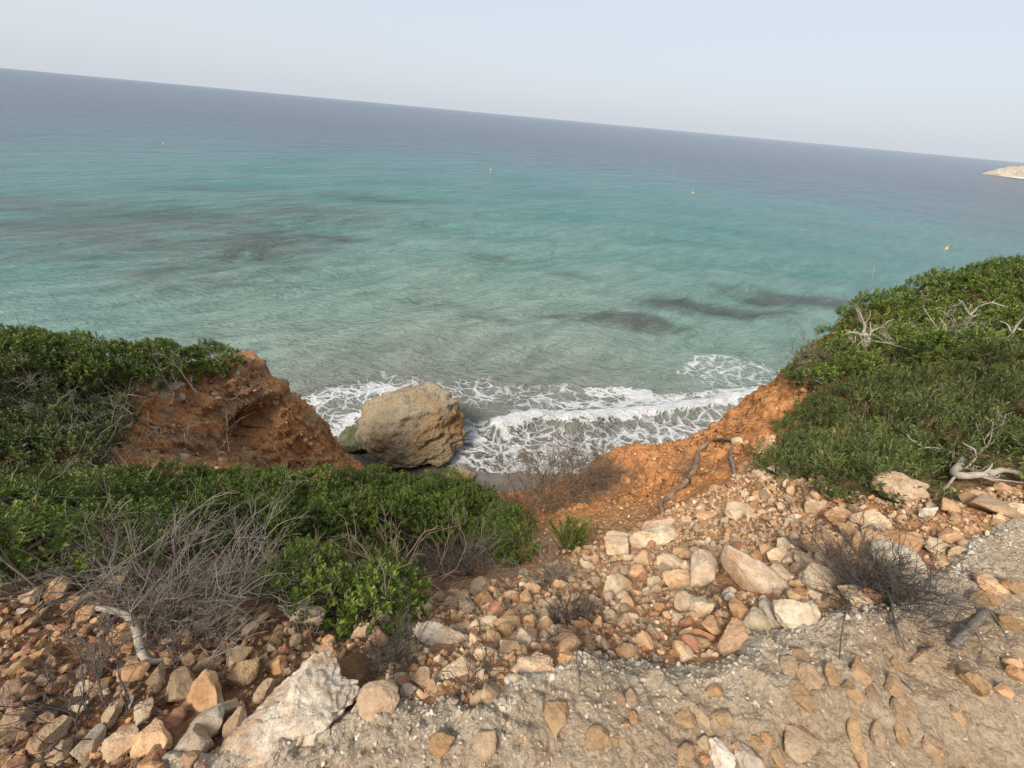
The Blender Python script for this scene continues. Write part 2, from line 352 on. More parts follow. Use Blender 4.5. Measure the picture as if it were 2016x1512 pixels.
# ------------------------------------------------------------------ terrain height field
_ctl = []
def cz(px, py, z): p = Pz(px, py, z); _ctl.append((p[0], p[1], z))
def cdn(px, py, dist, dz=0.0): p = Pd(px, py, dist); _ctl.append((p[0], p[1], p[2] + dz))
def cw(x, y, z): _ctl.append((x, y, z))
for x in (-7, -4, -2, -1, 0, 1, 2, 3, 5, 8):
    cw(x, -3, 9.5)
for x, y, z in [(-1.2, 0, 9.4), (-.5, 0, 9.4), (0, 0, 9.4), (.5, .1, 9.4), (1, .2, 9.4), (1.8, .4, 9.41), (3, .7, 9.45), (4.5, 1.2, 9.5), (-2.2, 0, 9.38), (-3.5, 0, 9.3), (-5, .5, 9.1), (-8, 1, 8.9), (7, 2.5, 9.6), (11, 5, 9.7), (16, 9, 9.6),
                (0.2, .55, 9.4), (.9, .62, 9.4), (1.45, .85, 9.4), (2.4, 1.3, 9.4), (2.9, 1.5, 9.42), (-.75, .25, 9.39), (-.2, .42, 9.4), (5, 2.6, 9.4)]: cw(x, y, z)
# rubble slope below the crust
for a in [(1650, 950, 8.95), (1750, 1000, 9.15), (1850, 960, 9.2), (1500, 1000, 8.5), (1450, 1100, 8.9), (1300, 1150, 8.8), (1150, 1150, 8.55), (1000, 1200, 8.85), (850, 1260, 9.08), (1100, 1230, 9.0),
          (700, 1240, 8.95), (500, 1230, 9.0), (250, 1250, 9.1), (50, 1250, 9.15), (150, 1150, 9.0), (0, 1150, 9.1), (-200, 1200, 9.1), (400, 1150, 8.7), (650, 1180, 8.6), (1580, 930, 8.5), (1600, 1080, 9.15), (1750, 1080, 9.3), (1300, 1250, 9.15)]: cz(*a)
# gully and right edge
for a in [(1122, 1065, 2.35), (1280, 1070, 2.4), (1300, 1000, 3.6), (1440, 935, 4.4), (1490, 875, 5.6), (1540, 820, 6.8), (1585, 765, 8.2), (1180, 1000, 4.0), (1250, 1000, 4.7), (1100, 1000, 4.6),
          (1250, 950, 6.0), (1350, 930, 6.0), (1190, 930, 7.0), (1200, 905, 7.45), (1270, 882, 7.3), (1330, 897, 7.2), (1400, 868, 7.6), (1440, 845, 8.0), (1500, 792, 8.7), (1570, 738, 9.2), (1120, 955, 6.3), (1050, 985, 5.8), (1400, 930, 5.4), (1480, 850, 6.9), (1550, 780, 8.3)]: cdn(*a)
# the sea side of the right ridge drops to the water
for a in [(2.4, 8.0, 1.2), (3.4, 8.1, 1.5), (4.7, 8.4, 1.6), (6.0, 9.0, 2.0), (7.0, 10.0, 2.4), (2.2, 9.2, -.6), (3.5, 9.6, -.8), (5.2, 10.2, -1), (6.8, 11, -1), (8.0, 12.2, 0), (9.5, 13.4, -.5), (12, 15, -.5), (10, 18, -2.5), (14, 21, -2.5), (8, 14.5, -1.5), (17, 17, 1)]: cw(*a)
# right hill
for a in [(1640, 700, 9.6, -.3), (1700, 612, 12.0, -.35), (1780, 580, 12.8, -.4), (1850, 552, 13.5, -.4), (2016, 518, 14.5, -.4), (1750, 850, 5.6, -.35), (1620, 860, 5.2, -.25), (1700, 740, 7.6, -.3), (1850, 680, 8.4, -.3), (2016, 680, 7.6, -.3), (2016, 850, 4.4, -.3), (1900, 800, 5.8, -.35), (1900, 600, 11.3, -.4), (1650, 780, 7.2, -.2), (1900, 910, 4.2, -.15)]: cdn(*a)
# left thicket slope
for a in [(0, 940, 4.8, -.5), (200, 930, 4.7, -.5), (400, 940, 4.6, -.5), (600, 935, 4.5, -.5), (760, 935, 4.45, -.5), (900, 935, 4.4, -.5), (1000, 1000, 3.9, -.3), (500, 1060, 2.5, -.35), (800, 1060, 2.5, -.4), (200, 1050, 2.9, -.35), (950, 1080, 2.2, -.3), (-300, 1000, 4.6, -.4)]: cdn(*a)
# hollow behind the thicket, beach strip
for a in [(-4.6, 4.0, 5.9), (-3.4, 5.0, 4.6), (-2.0, 5.6, 3.4), (-0.8, 6.0, 3.0), (.6, 6.2, 3.2), (1.5, 6.8, 2.6), (-1.5, 7.2, 1.2), (0, 7.6, .9), (1.2, 8.3, .6), (-2.8, 7.6, 1.0), (-.5, 9.2, -.2), (-3, 9.0, -.2), (-1.5, 8.5, .2), (.6, 9.3, -.15)]: cw(*a)
# left headland
for a in [(460, 708, 8.8, 0), (512, 726, 8.95, 0), (560, 790, 8.75, 0), (620, 835, 8.7, 0), (640, 880, 8.65, 0), (700, 922, 8.6, 0), (300, 742, 8.3, 0), (400, 735, 8.6, 0), (230, 770, 8.0, 0), (400, 930, 7.3, 0), (500, 925, 7.5, 0), (600, 930, 7.8, 0), (300, 900, 7.1, 0), (230, 850, 7.2, 0), (450, 820, 8.1, 0), (350, 830, 7.75, 0), (560, 880, 8.1, 0),
          (0, 900, 5.6, -.2), (0, 750, 7.6, -.4), (0, 640, 9.6, -.4), (200, 680, 9.2, -.4), (330, 690, 9.2, -.4), (120, 850, 6.4, -.3), (-300, 640, 10, -.4), (-200, 900, 6, -.3), (150, 740, 8.0, -.3)]: cdn(*a)
for a in [(-6.6, 8.6, 1.2), (-5.6, 8.3, 1.0), (-8.2, 8.4, 1.5), (-10.5, 8.0, 2), (-14, 7, 3), (-6.6, 9.8, -1), (-5.2, 9.2, -.9), (-9, 10, -1), (-12, 10.5, -1), (-17, 9, 1), (-18, 3, 8.4), (-12, 3, 8.3), (-4.3, 8.6, -.3), (-3.9, 8.0, .6)]: cw(*a)
for a in [(0, 13, -1.5), (3, 13, -2), (6, 13.5, -2), (7.5, 16, -2), (5, 18, -2), (9, 20, -2), (12, 22, -2.5), (15, 25, -2.5), (20, 27, -2.5), (0, 20, -2), (-8, 13, -2), (-15, 14, -2), (-22, 14, -2), (-4, 12, -1.5), (6.6, 9.6, 1.2), (7.4, 10.6, 1.5), (23, 18, 2), (24, 12, 9.5), (24, 24, -2)]: cw(*a)
CT = np.array(_ctl)
def _phi(r): return np.sqrt(r * r + 0.05)
_A = _phi(np.hypot(CT[:, None, 0] - CT[None, :, 0], CT[:, None, 1] - CT[None, :, 1])) - 0.02 * np.eye(len(CT))
_B = np.c_[np.ones(len(CT)), CT[:, :2]]
_sol = np.linalg.solve(np.block([[_A, _B], [_B.T, np.zeros((3, 3))]]), np.r_[CT[:, 2], 0, 0, 0])
def base_h(x, y):
    x = np.asarray(x, float); y = np.asarray(y, float); sh = x.shape; x = x.ravel(); y = y.ravel(); out = np.empty(len(x))
    for s in range(0, len(x), 40000):
        e = slice(s, s + 40000)
        out[e] = _phi(np.hypot(x[e, None] - CT[:, 0], y[e, None] - CT[:, 1])) @ _sol[:-3] + _sol[-3] + _sol[-2] * x[e] + _sol[-1] * y[e]
    return out.reshape(sh)
CRUST = [(-700, 1700), (100, 1560), (330, 1500), (450, 1475), (560, 1440), (690, 1395), (770, 1365), (850, 1378), (900, 1385), (960, 1395), (1000, 1335), (1030, 1312), (1080, 1320), (1130, 1285), (1190, 1290), (1250, 1285), (1330, 1300), (1400, 1310), (1450, 1290), (1480, 1252), (1540, 1240), (1600, 1218), (1650, 1195), (1720, 1198), (1800, 1180), (1830, 1135), (1880, 1110), (1905, 1062), (1960, 1038), (2016, 1022), (2300, 950)]
CRW = [tuple(Pz(a, b, 9.4)[:2]) for a, b in CRUST]
CRP = CRW + [(9, 1.5), (9, -4), (-6, -4), (-6, CRW[0][1])]
def crust_sd(x, y):
    d = polydist(x, y, CRW); s = np.where(inpoly(x, y, CRP), d, -d)
    return s + 0.035 * fbm(xyz(x * 7, y * 7, 1.3), 3)
def crust_top(x, y, sd):
    p = xyz(x, y)
    f1, f2, idv = worley2(x * 34 + 0.3 * fbm(p * 11, 2), y * 34)
    g1, g2, gid = worley2(x * 15, y * 15)
    edge = 1 - sst(0.02, 0.30, sd)
    lump = (0.55 - f1) * (0.010 + 0.016 * edge) * (0.4 + 1.2 * idv) + np.clip(0.45 - g1, 0, 1) * 0.045 * edge * (gid > 0.35)
    return 0.035 + lump + 0.012 * fbm(p * 4, 4) + 0.012 * fbm(p * 22, 3) + 0.025 * edge * fbm(p * 9 + 5, 3)
def height(x, y, crust=True):
    x = np.asarray(x, float); y = np.asarray(y, float)
    h = base_h(x, y); near = 1 - sst(1.5, 5, np.hypot(x, y)); p = xyz(x, y)
    land = sst(-.2, .6, h)
    h = h + land * ((0.05 + 0.16 * (1 - near)) * fbm(p * 0.9, 4) + 0.035 * fbm(p * 4.5, 4))
    sd = None
    if crust:
        msk = (np.hypot(x, y) < 6)
        sd = np.full(x.shape, -9.0)
        if msk.any(): sd[msk] = crust_sd(x[msk], y[msk])
        add = np.zeros(x.shape); k = sd > -0.02
        if k.any(): add[k] = crust_top(x[k], y[k], sd[k]) * sst(-0.02, 0.03, sd[k])
        h = h + add
    return h
TREES = []
def add_tree(V, F): TREES.append(BVHTree.FromPolygons([tuple(v) for v in V.tolist()], F.tolist()))
def cast(o, d, far=60.0):
    best = None
    for t_ in TREES:
        h_ = t_.ray_cast(o, d, far)
        if h_[0] is not None and (best is None or h_[3] < best[1]): best = (h_[0], h_[3])
    return best
def hit(px, py, off=0.0):
    px = np.atleast_1d(np.asarray(px, float)); py = np.atleast_1d(np.asarray(py, float)); out = np.zeros((len(px), 3))
    o = Vector((0, 0, CAMZ - off))
    for i in range(len(px)):
        d = Vector(ray(px[i], py[i])).normalized(); h_ = cast(o, d)
        out[i] = (np.array(h_[0]) if h_ else np.array(o + d * 60)) + np.array([0, 0, off])
    return out
def ground(x, y):
    z = np.full(len(x), -5.0); dn = Vector((0, 0, -1))
    for i in range(len(x)):
        h_ = cast(Vector((x[i], y[i], 14.0)), dn, 30.0)
        if h_: z[i] = h_[0].z
    return z
def stretch_axis(lo, hi, step, far_lo, far_hi, grow):
    a = list(np.arange(lo, hi, step)); s = step; x = a[-1]
    while x < far_hi: s *= grow; x += s; a.append(x)
    s = step; x = a[0]; b = []
    while x > far_lo: s *= grow; x -= s; b.append(x)
    return np.array(b[::-1] + a)

# ---- terrain mesh
gx = stretch_axis(-7.0, 7.2, 0.031, -24, 24, 1.07); gy = stretch_axis(0.3, 9.3, 0.031, -6, 24, 1.07)
X, Y = np.meshgrid(gx, gy)
Z = height(X, Y, crust=False)
sdn = np.full(X.shape, -9.0); k = np.hypot(X, Y) < 6; sdn[k] = crust_sd(X[k], Y[k])
Z -= 0.05 * sst(0.04, 0.12, sdn)
Vt = np.stack([X, Y, Z], -1)
dzx = np.gradient(Z, axis=1) / np.gradient(X, axis=1); dzy = np.gradient(Z, axis=0) / np.gradient(Y, axis=0)
N = np.stack([-dzx, -dzy, np.ones_like(Z)], -1); slope = np.hypot(dzx, dzy); N /= np.linalg.norm(N, axis=2)[..., None]
cl = sst(0.7, 1.6, slope) * sst(3.2, 5, np.hypot(X, Y))
q = Vt * np.array([1, 1, 2.4]); q2 = Vt * np.array([3.2, 3.2, 0.5])
disp = cl * (0.20 * ridged(q * 0.9, 4) * 0.5 + 0.10 * fbm(q * 3.1, 4) + 0.05 * ridged(q2, 3) + 0.05 * fbm(Vt * 11, 3)) + (1 - cl) * 0.012 * fbm(Vt * 16, 3)
cave = Pd(478, 842, 8.1); cdist = np.linalg.norm((Vt - cave) / np.array([0.62, 0.62, 0.30]), axis=2)
Nh = N.copy()
disp -= 0.85 * np.exp(-cdist ** 4)
Vt = Vt + Nh * disp[..., None]
# colour of the soil itself
f0 = fbm(xyz(X * .5, Y * .5, Z * .5), 3)
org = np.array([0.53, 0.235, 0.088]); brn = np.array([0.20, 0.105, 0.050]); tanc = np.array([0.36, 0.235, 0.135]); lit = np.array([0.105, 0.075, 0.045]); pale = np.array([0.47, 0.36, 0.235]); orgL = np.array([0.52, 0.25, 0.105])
C = np.broadcast_to(org, Vt.shape).copy()
def blend(mask, col):
    global C
    C = C * (1 - mask[..., None]) + col * mask[..., None]
blend(sst(-2.2, -3.0, X) * sst(4.5, 6, np.hypot(X, Y)), orgL)                            # left headland clay
blend(sst(-2.2, -3.0, X) * sst(5, 6, np.hypot(X, Y)) * np.clip(sst(1.3, 0.5, slope) * .8 + .75 * sst(-.05, .4, fbm(Vt * 1.3, 4)), 0, 1), tanc * 1.15)
blend(np.clip(sst(4.2, 2.6, np.hypot(X, Y)), 0, 1) * 0.8, np.array([0.40, 0.225, 0.115]))
blend(sst(0.0, -0.5, X) * sst(4.2, 3.4, np.hypot(X, Y)), brn * 1.1)
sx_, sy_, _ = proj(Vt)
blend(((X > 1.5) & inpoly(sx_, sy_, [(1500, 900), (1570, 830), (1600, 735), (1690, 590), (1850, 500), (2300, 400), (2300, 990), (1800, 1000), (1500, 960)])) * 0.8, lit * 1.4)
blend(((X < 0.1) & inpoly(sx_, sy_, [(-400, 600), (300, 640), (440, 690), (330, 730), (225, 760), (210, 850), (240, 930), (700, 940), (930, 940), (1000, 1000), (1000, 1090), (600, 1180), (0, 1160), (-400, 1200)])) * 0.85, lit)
Fq = gridfaces(len(gx), len(gy))
keep = (Vt.reshape(-1, 3)[Fq][:, :, 2].max(1) > -1.3)
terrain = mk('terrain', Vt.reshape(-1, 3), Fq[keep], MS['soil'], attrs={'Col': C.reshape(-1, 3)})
add_tree(Vt.reshape(-1, 3), Fq[keep])
tag(terrain, 'orange eroded clay slope with two headlands dropping to the sea', 'terrain', kind='structure')

# ---- cemented crust of the path
cx = np.arange(-2.3, 4.6, 0.0095); cy = np.arange(-0.9, 2.3, 0.0095)
# fine only near the camera: split in a fine strip
X2, Y2 = np.meshgrid(np.concatenate([np.arange(-1.6, 2.3, .0085), np.arange(2.3, 5, .02)]), np.concatenate([np.arange(-1.0, 0.12, .03), np.arange(0.12, 1.15, .0085), np.arange(1.15, 2.2, .02)]))
sd2 = crust_sd(X2, Y2)
h2 = base_h(X2, Y2); p2 = xyz(X2, Y2)
h2 = h2 + 0.05 * fbm(p2 * 0.9, 4) + 0.035 * fbm(p2 * 4.5, 4)
Z2 = h2 + crust_top(X2, Y2, sd2) * sst(-0.02, 0.03, sd2) - 0.07 * sst(0.0, -0.045, sd2)
f = gridfaces(X2.shape[1], X2.shape[0]); kk = sd2.ravel()[f].max(1) > -0.035
V2 = np.stack([X2 + 0.006 * fbm(p2 * 30, 2), Y2 + 0.006 * fbm(p2 * 30 + 7, 2), Z2], -1).reshape(-1, 3)
crust = mk('path', V2, f[kk], MS['crust'], attrs={'edge': (np.exp(-np.clip(sd2, 0, 9) / 0.11)).ravel()})
add_tree(V2, f[kk])
tag(crust, 'beige cemented gravel crust of the cliff path with crumbly grey edge', 'path', kind='structure')

# ---- beach
bx = np.linspace(-8, 8, 120); by = np.linspace(4, 14, 90); BX, BY = np.meshgrid(bx, by)
shore = np.interp(BX, [-8, -3.6, 0, 1.0, 1.7, 3.65, 8], [9.9, 9.75, 9.6, 9.72, 9.85, 10.3, 11.0])
BZ = np.where(BY < shore, (shore - BY) * 0.10, (shore - BY) * 0.22) + 0.03 + 0.02 * fbm(xyz(BX, BY), 3)
beach = mk('beach', np.stack([BX, BY, BZ], -1).reshape(-1, 3), gridfaces(120, 90), MS['sand'])
tag(beach, 'small strip of dark wet sand at the foot of the gully', 'beach', kind='structure')

# ---- sea
wx = stretch_axis(-11, 15, 0.13, -45000, 45000, 1.08); wy = stretch_axis(8.2, 21, 0.10, 5, 60000, 1.05)
WX, WY = np.meshgrid(wx, wy)
def W0(pts): return [tuple(Pz(a, b, 0)[:2]) for a, b in pts]
dist = np.hypot(WX, WY); foam = np.zeros(WX.shape); nearw = (dist < 60)
wxn, wyn = WX[nearw], WY[nearw]; fo = np.zeros(wxn.shape)
jit = 0.5 * fbm(xyz(wxn * .5, wyn * .5, 2), 3)
def zone(poly, dens, soft):
    global fo
    pw = W0(poly); d = polydist(wxn, wyn, pw, True); s = np.where(inpoly(wxn, wyn, pw), d, -d)
    fo = np.maximum(fo, dens * sst(-soft, soft, s + jit * soft))
def strip(line, wid, dens):
    global fo
    d = polydist(wxn, wyn, W0(line)); fo = np.maximum(fo, dens * sst(wid * 1.4, wid * 0.35, d + jit * wid * .5))
zone([(925, 835), (985, 842), (1150, 850), (1520, 800), (1420, 880), (1190, 920), (1180, 938), (1000, 948), (930, 935), (880, 915), (915, 850)], 0.43, 0.5)
zone([(585, 790), (660, 760), (760, 735), (860, 750), (960, 740), (1010, 775), (940, 800), (905, 790), (720, 815), (680, 850), (640, 900), (615, 845)], 0.30, 0.6)
zone([(1000, 760), (1120, 752), (1180, 770), (1260, 775), (1330, 790), (1150, 800), (1000, 820)], 0.24, 0.6)
zone([(1340, 735), (1380, 700), (1440, 698), (1550, 735), (1520, 770), (1420, 765)], 0.27, 0.8)
strip([(600, 800), (660, 775), (740, 760), (800, 775)], 0.55, 0.62)
strip([(640, 880), (655, 850), (700, 820)], 0.45, 0.75)
strip([(1170, 770), (1230, 768), (1265, 774)], 0.5, 0.72)
strip([(1345, 735), (1375, 705), (1430, 702)], 0.4, 0.42)
strip([(985, 838), (1060, 822), (1130, 825), (1200, 820), (1300, 810), (1400, 797), (1530, 772)], 0.52, 1.0)
strip([(1100, 800), (1250, 790), (1400, 778), (1530, 770)], 0.42, 0.6)
strip([(985, 948), (1060, 944), (1120, 940), (1185, 932)], 0.22, 0.8)
foam[nearw] = fo
sp = np.maximum(np.gradient(WX, axis=1), np.gradient(WY, axis=0))
wz = np.zeros(WX.shape); rw = np.random.default_rng(11)
for lam, amp in [(14, .10), (9, .075), (6, .05), (4.1, .032), (2.7, .022), (1.8, .014), (1.2, .009), (.8, .006), (.55, .004)]:
    for rep in range(3):
        a = math.radians(rw.normal(-105, 18) if rep == 2 else rw.normal(-48, 13)); kx, ky = math.cos(a), math.sin(a); ph = rw.random() * 6.28
        ll = lam * rw.uniform(.8, 1.25)
        s_ = np.sin((WX * kx + WY * ky) * 2 * math.pi / ll + ph + 1.4 * np.sin(WX * .05 + ph))
        wz += amp * (1.25 if lam < 10 else .8) * s_ * sst(0.30, 0.12, sp / ll)
amp_near = 0.25 + 0.75 * sst(12, 24, WY)
wz *= amp_near
bd = np.full(WX.shape, 9.0); bl = W0([(985, 842), (1060, 826), (1130, 829), (1200, 824), (1300, 814), (1400, 801), (1530, 776)])
bd[nearw] = polydist(wxn, wyn, bl)
wz += 0.42 * np.exp(-(bd / 0.55) ** 2) * (1 + .4 * fbm(xyz(WX * 1.2, WY * 1.2), 3)) + foam * 0.03 * fbm(xyz(WX * 3, WY * 3), 3)
weed = np.zeros(WX.shape)
def patch(px, py, rx, ry, a):
    c = Pz(px, py, 0)
    global weed
    weed = np.maximum(weed, a * np.exp(-((WX - c[0]) / rx) ** 2 - ((WY - c[1]) / ry) ** 2))
patch(160, 455, 12, 6, .75); patch(330, 430, 18, 9, .68); patch(500, 480, 9, 6, .8); patch(350, 540, 9, 5, .55); patch(620, 420, 16, 9, .6); patch(640, 465, 6, 2.2, .8); patch(750, 390, 14, 3.5, .6); patch(30, 400, 22, 6, .6); patch(430, 375, 22, 5, .5); patch(0, 480, 10, 5, .5)
patch(560, 530, 5, 1.5, .5); patch(960, 505, 5, 1.2, .55); patch(1130, 545, 4, 1.2, .5); patch(840, 590, 5, 1.8, .45); patch(1230, 630, 5, 1.8, .95); patch(1400, 608, 7, 1.8, .95); patch(1580, 590, 8, 2.2, .95); patch(300, 480, 14, 7, .6); patch(1100, 625, 4.5, 1.5, .55); patch(980, 635, 4, 1.2, .45); patch(1600, 440, 14, 3, .5); patch(130, 500, 5, 1.2, .6)
V = np.stack([WX, WY, wz], -1).reshape(-1, 3)
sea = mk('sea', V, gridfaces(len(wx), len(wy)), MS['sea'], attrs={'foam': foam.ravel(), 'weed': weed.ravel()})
tag(sea, 'turquoise sea with foam near the shore and dark weed patches', 'sea', kind='structure')

# ------------------------------------------------------------------ rocks
_ico = {}
def ico(sub):
    if sub not in _ico:
        bm = bmesh.new(); bmesh.ops.create_icosphere(bm, subdivisions=sub, radius=1)
        _ico[sub] = (np.array([v.co[:] for v in bm.verts]), np.array([[v.index for v in f.verts] for f in bm.faces])); bm.free()
    return _ico[sub]
def rock_verts(sub, seed, planes=9, rough=0.08, cut=(0.55, 0.9), freq=1.6, boxy=1.0):
    r = np.random.default_rng(seed); V, F = ico(sub); V = np.sign(V) * np.abs(V) ** boxy
    for _ in range(planes):
        n = r.normal(size=3); n /= np.linalg.norm(n); c = r.uniform(*cut)
        V -= np.maximum(V @ n - c, 0)[:, None] * n
    if rough:
        V = V * (1 + rough * fbm(V * freq + seed * 3.7, 4)[:, None] + 0.35 * rough * fbm(V * freq * 4 + seed, 3)[:, None])
    V -= (V.max(0) + V.min(0)) / 2; V /= (V.max(0) - V.min(0)) / 2
    return V, F
PROTO = []
for s in range(14):
    V_, F_ = rock_verts(4, 100 + s, 9 + s % 8, 0.09 + 0.02 * (s % 4), (0.42, 0.86))
    me = mk('stone_mesh', V_, F_, MS['stone'], smooth=(s % 2 == 0)); PROTO.append(me.data); bpy.data.objects.remove(me)
TONE = {'pale': (0.54, 0.395, 0.255), 'white': (0.60, 0.52, 0.42), 'peach': (0.53, 0.33, 0.18), 'tan': (0.37, 0.26, 0.16), 'ochre': (0.34, 0.22, 0.115), 'orange': (0.42, 0.235, 0.115), 'grey': (0.40, 0.325, 0.245), 'brown': (0.28, 0.18, 0.108), 'red': (0.36, 0.175, 0.10), 'cream': (0.58, 0.44, 0.285)}
RH = np.array([1.0, 0, 0])
STONE_XY = []
_sk = [0]
def ground_axes(px, py, p, ang, wpx, hpx):
    ca, sa = math.cos(math.radians(ang)), math.sin(math.radians(ang))
    def on_plane(x, y):
        d = ray(x, y); return CAM + d * ((p[2] - CAMZ) / min(d[2], -0.08))
    e1 = (on_plane(px + 6 * ca, py - 6 * sa) - p)[:2] / 6 * wpx; e2 = (on_plane(px - 6 * sa, py - 6 * ca) - p)[:2] / 6 * hpx
    return math.atan2(e1[1], e1[0]), float(np.hypot(*e1)), float(np.hypot(*e2))
def stone(px, py, wpx, hpx, ang, tone, label, sink=0.3, thick=0.62, proto=None, group='stones on the slope and path'):
    p = hit(px, py)[0]; _, _, k = proj(p); s = k / FPX
    rz, ga, gb = ground_axes(px, py, p, ang, wpx, hpx)
    a = min(ga, wpx * s * 1.5); b = hpx * s
    dep = math.asin(np.clip((CAMZ - p[2]) / np.linalg.norm(p - CAM), 0.05, 1))
    c = thick * min(a, b) if dep > 0.7 else max(b, 0.4 * a)
    bb = min(gb, b * 1.5) if dep > 0.7 else a * 0.8
    _sk[0] += 1; i = _sk[0]
    me = PROTO[(proto if proto is not None else (i * 5)) % len(PROTO)]
    o = bpy.data.objects.new('stone', me); COL.objects.link(o)
    r = np.random.default_rng(i); az = math.atan2(p[0], p[1])
    o.scale = (a / 2, bb / 2, c / 2)
    o.rotation_euler = (r.normal(0, .10), r.normal(0, .10), rz)
    o.location = (p[0], p[1], p[2] + c / 2 * (1 - 2 * sink))
    cc = np.array(TONE[tone]) * (1 + r.normal(0, .06)); o.color = (*cc, 1)
    STONE_XY.append((p[0], p[1], max(a, bb) / 2))
    tag(o, label, 'stone', group); return o
def hero(name, cx, cy, wpx, hpx, ang, label, colr, planes=10, rough=0.12, sub=5, thick=.6, sink=.3, seed=1, matk='stone', cat='rock', tilt=(0, 0), cut=(0.45, 0.88), boxy=1.0):
    p = hit(cx, cy)[0]; _, _, k = proj(p); s = k / FPX; rz, ga, gb = ground_axes(cx, cy, p, ang, wpx, hpx)
    a = min(ga, wpx * s * 1.5); b = min(gb, hpx * s * 1.5); c = thick * min(a, b)
    V, F = rock_verts(sub, seed, planes, rough, cut, 1.7, boxy)
    V = V + (0.035 * ridged(V * 4 + seed, 3))[:, None] * V / np.linalg.norm(V, axis=1)[:, None]
    V = V * np.array([a / 2, b / 2, c / 2])
    o = mk(name, V, F, MS[matk]); az = math.atan2(p[0], p[1])
    o.rotation_euler = (tilt[0], tilt[1], rz); o.location = (p[0], p[1], p[2] + c / 2 * (1 - 2 * sink))
    o.color = (*colr, 1); STONE_XY.append((p[0], p[1], max(a, b) / 2)); tag(o, label, cat); return o
# boulders in the surf
def boulder(name, px, py, z, dims, seed, label, matk, rotz, tilt, cut=(0.5, 0.9), planes=14, rough=0.10, sub=6):
    c = Pz(px, py, z); V, F = rock_verts(sub, seed, planes, rough, cut, 1.4)
    n = V / np.linalg.norm(V, axis=1)[:, None]
    V = V + n * (0.075 * ridged(V * 2.3 + seed, 5) + 0.02 * fbm(V * 12 + seed, 3))[:, None]
    V = V * np.array(dims) / 2
    o = mk(name, V, F, MS[matk]); o.rotation_euler = (tilt[0], tilt[1], rotz); o.location = c
    return tag(o, label, 'boulder')
boulder('boulder', 808, 838, 0.95, (3.75, 3.3, 2.8), 23, 'huge tan limestone boulder standing alone in the surf', 'boulder', math.radians(16), (0.10, -0.14), cut=(.66, .93), planes=11)
boulder('boulder', 697, 872, 0.22, (1.25, 1.25, 1.0), 5, 'low green mossy boulder tucked against the huge tan boulder', 'moss', 0.4, (0, 0), planes=8, sub=5)
boulder('boulder', 908, 935, 0.18, (1.0, 0.7, 0.55), 8, 'pale flat rock on the sand below the huge tan boulder', 'boulder', 0.2, (0, 0), planes=8, sub=5)

# large rocks at the crust edge and in the rubble
hero('rock', 600, 1396, 250, 165, 24, 'big white jagged limestone outcrop at the crust edge beside grey-brown wedge rock', (0.55, 0.46, 0.35), planes=9, rough=.22, thick=.6, sink=.25, seed=31, sub=6)
hero('rock', 500, 1470, 200, 110, 25, 'long beige outcrop below the big white jagged outcrop, at the bottom edge', (0.52, 0.43, 0.32), planes=9, rough=.22, thick=.4, sink=.35, seed=33)
hero('rock', 747, 1385, 78, 92, -20, 'upright wedge rock, rusty brown above and grey below, beside the white outcrop', (0.44, 0.31, 0.20), planes=8, rough=.08, thick=.8, sink=.2, seed=34)
hero('rock', 1478, 1146, 168, 46, -46, 'long narrow pale slab lying tilted across the rubble', (0.55, 0.42, 0.29), planes=3, rough=.06, thick=.9, sink=.15, seed=35, cut=(.8, .95), boxy=.5)
hero('rock', 1380, 1135, 62, 82, -28, 'wedge of pale rock standing just left of the long narrow slab', (0.58, 0.44, 0.31), planes=7, rough=.08, thick=.8, sink=.2, seed=36)
hero('rock', 1286, 1068, 98, 52, -5, 'cream block with flat top at the upper rim of the rubble', (0.66, 0.53, 0.36), planes=9, rough=.08, thick=.8, sink=.2, seed=37)
hero('rock', 1212, 1087, 56, 70, -15, 'cream upright block at the gully edge, below the small green sprig', (0.64, 0.48, 0.31), planes=9, rough=.08, thick=.8, sink=.2, seed=38)
hero('rock', 1296, 1036, 62, 26, 12, 'pinkish flat block behind the cream block with flat top', (0.56, 0.38, 0.25), planes=9, rough=.08, thick=.8, sink=.3, seed=39)
hero('rock', 1771, 1122, 125, 72, -15, 'broad cream rock behind the spiky dead tuft on the path edge', (0.55, 0.46, 0.33), planes=9, rough=.12, thick=.6, sink=.35, seed=40)
hero('rock', 1603, 1146, 66, 42, -10, 'pale flat rock left of the spiky dead tuft', (0.60, 0.49, 0.35), planes=8, rough=.1, thick=.7, sink=.3, seed=41)
hero('rock', 1564, 1218, 78, 66, 0, 'rounded knobbly cream rock on the crust edge', (0.52, 0.43, 0.31), planes=7, rough=.14, thick=.75, sink=.25, seed=42)
hero('rock', 1485, 1230, 64, 50, -25, 'olive-grey flat slab leaning beside the knobbly cream rock', (0.46, 0.38, 0.25), planes=7, rough=.05, thick=.6, sink=.25, seed=43)
hero('rock', 1442, 1266, 68, 76, -30, 'orange angular block leaning on the crust edge', (0.52, 0.33, 0.19), planes=7, rough=.08, thick=.7, sink=.25, seed=44)
hero('rock', 870, 1264, 120, 62, -22, 'rough cream outcrop broken across the middle of the rubble', (0.60, 0.49, 0.36), planes=9, rough=.24, thick=.6, sink=.4, seed=45)
hero('rock', 1050, 1318, 90, 66, 10, 'peach outcrop breaking out of the crust edge above the ochre stone', (0.58, 0.41, 0.26), planes=8, rough=.16, thick=.6, sink=.4, seed=46)
hero('rock', 905, 1318, 100, 50, 5, 'pale orange outcrop behind the small dark twig tuft at the crust edge', (0.60, 0.45, 0.29), planes=8, rough=.16, thick=.6, sink=.4, seed=47)
hero('rock', 610, 1220, 66, 46, 5, 'tan boulder-like rock at the right foot of the big dead shrub', (0.48, 0.37, 0.25), planes=9, rough=.1, thick=.9, sink=.2, seed=48)
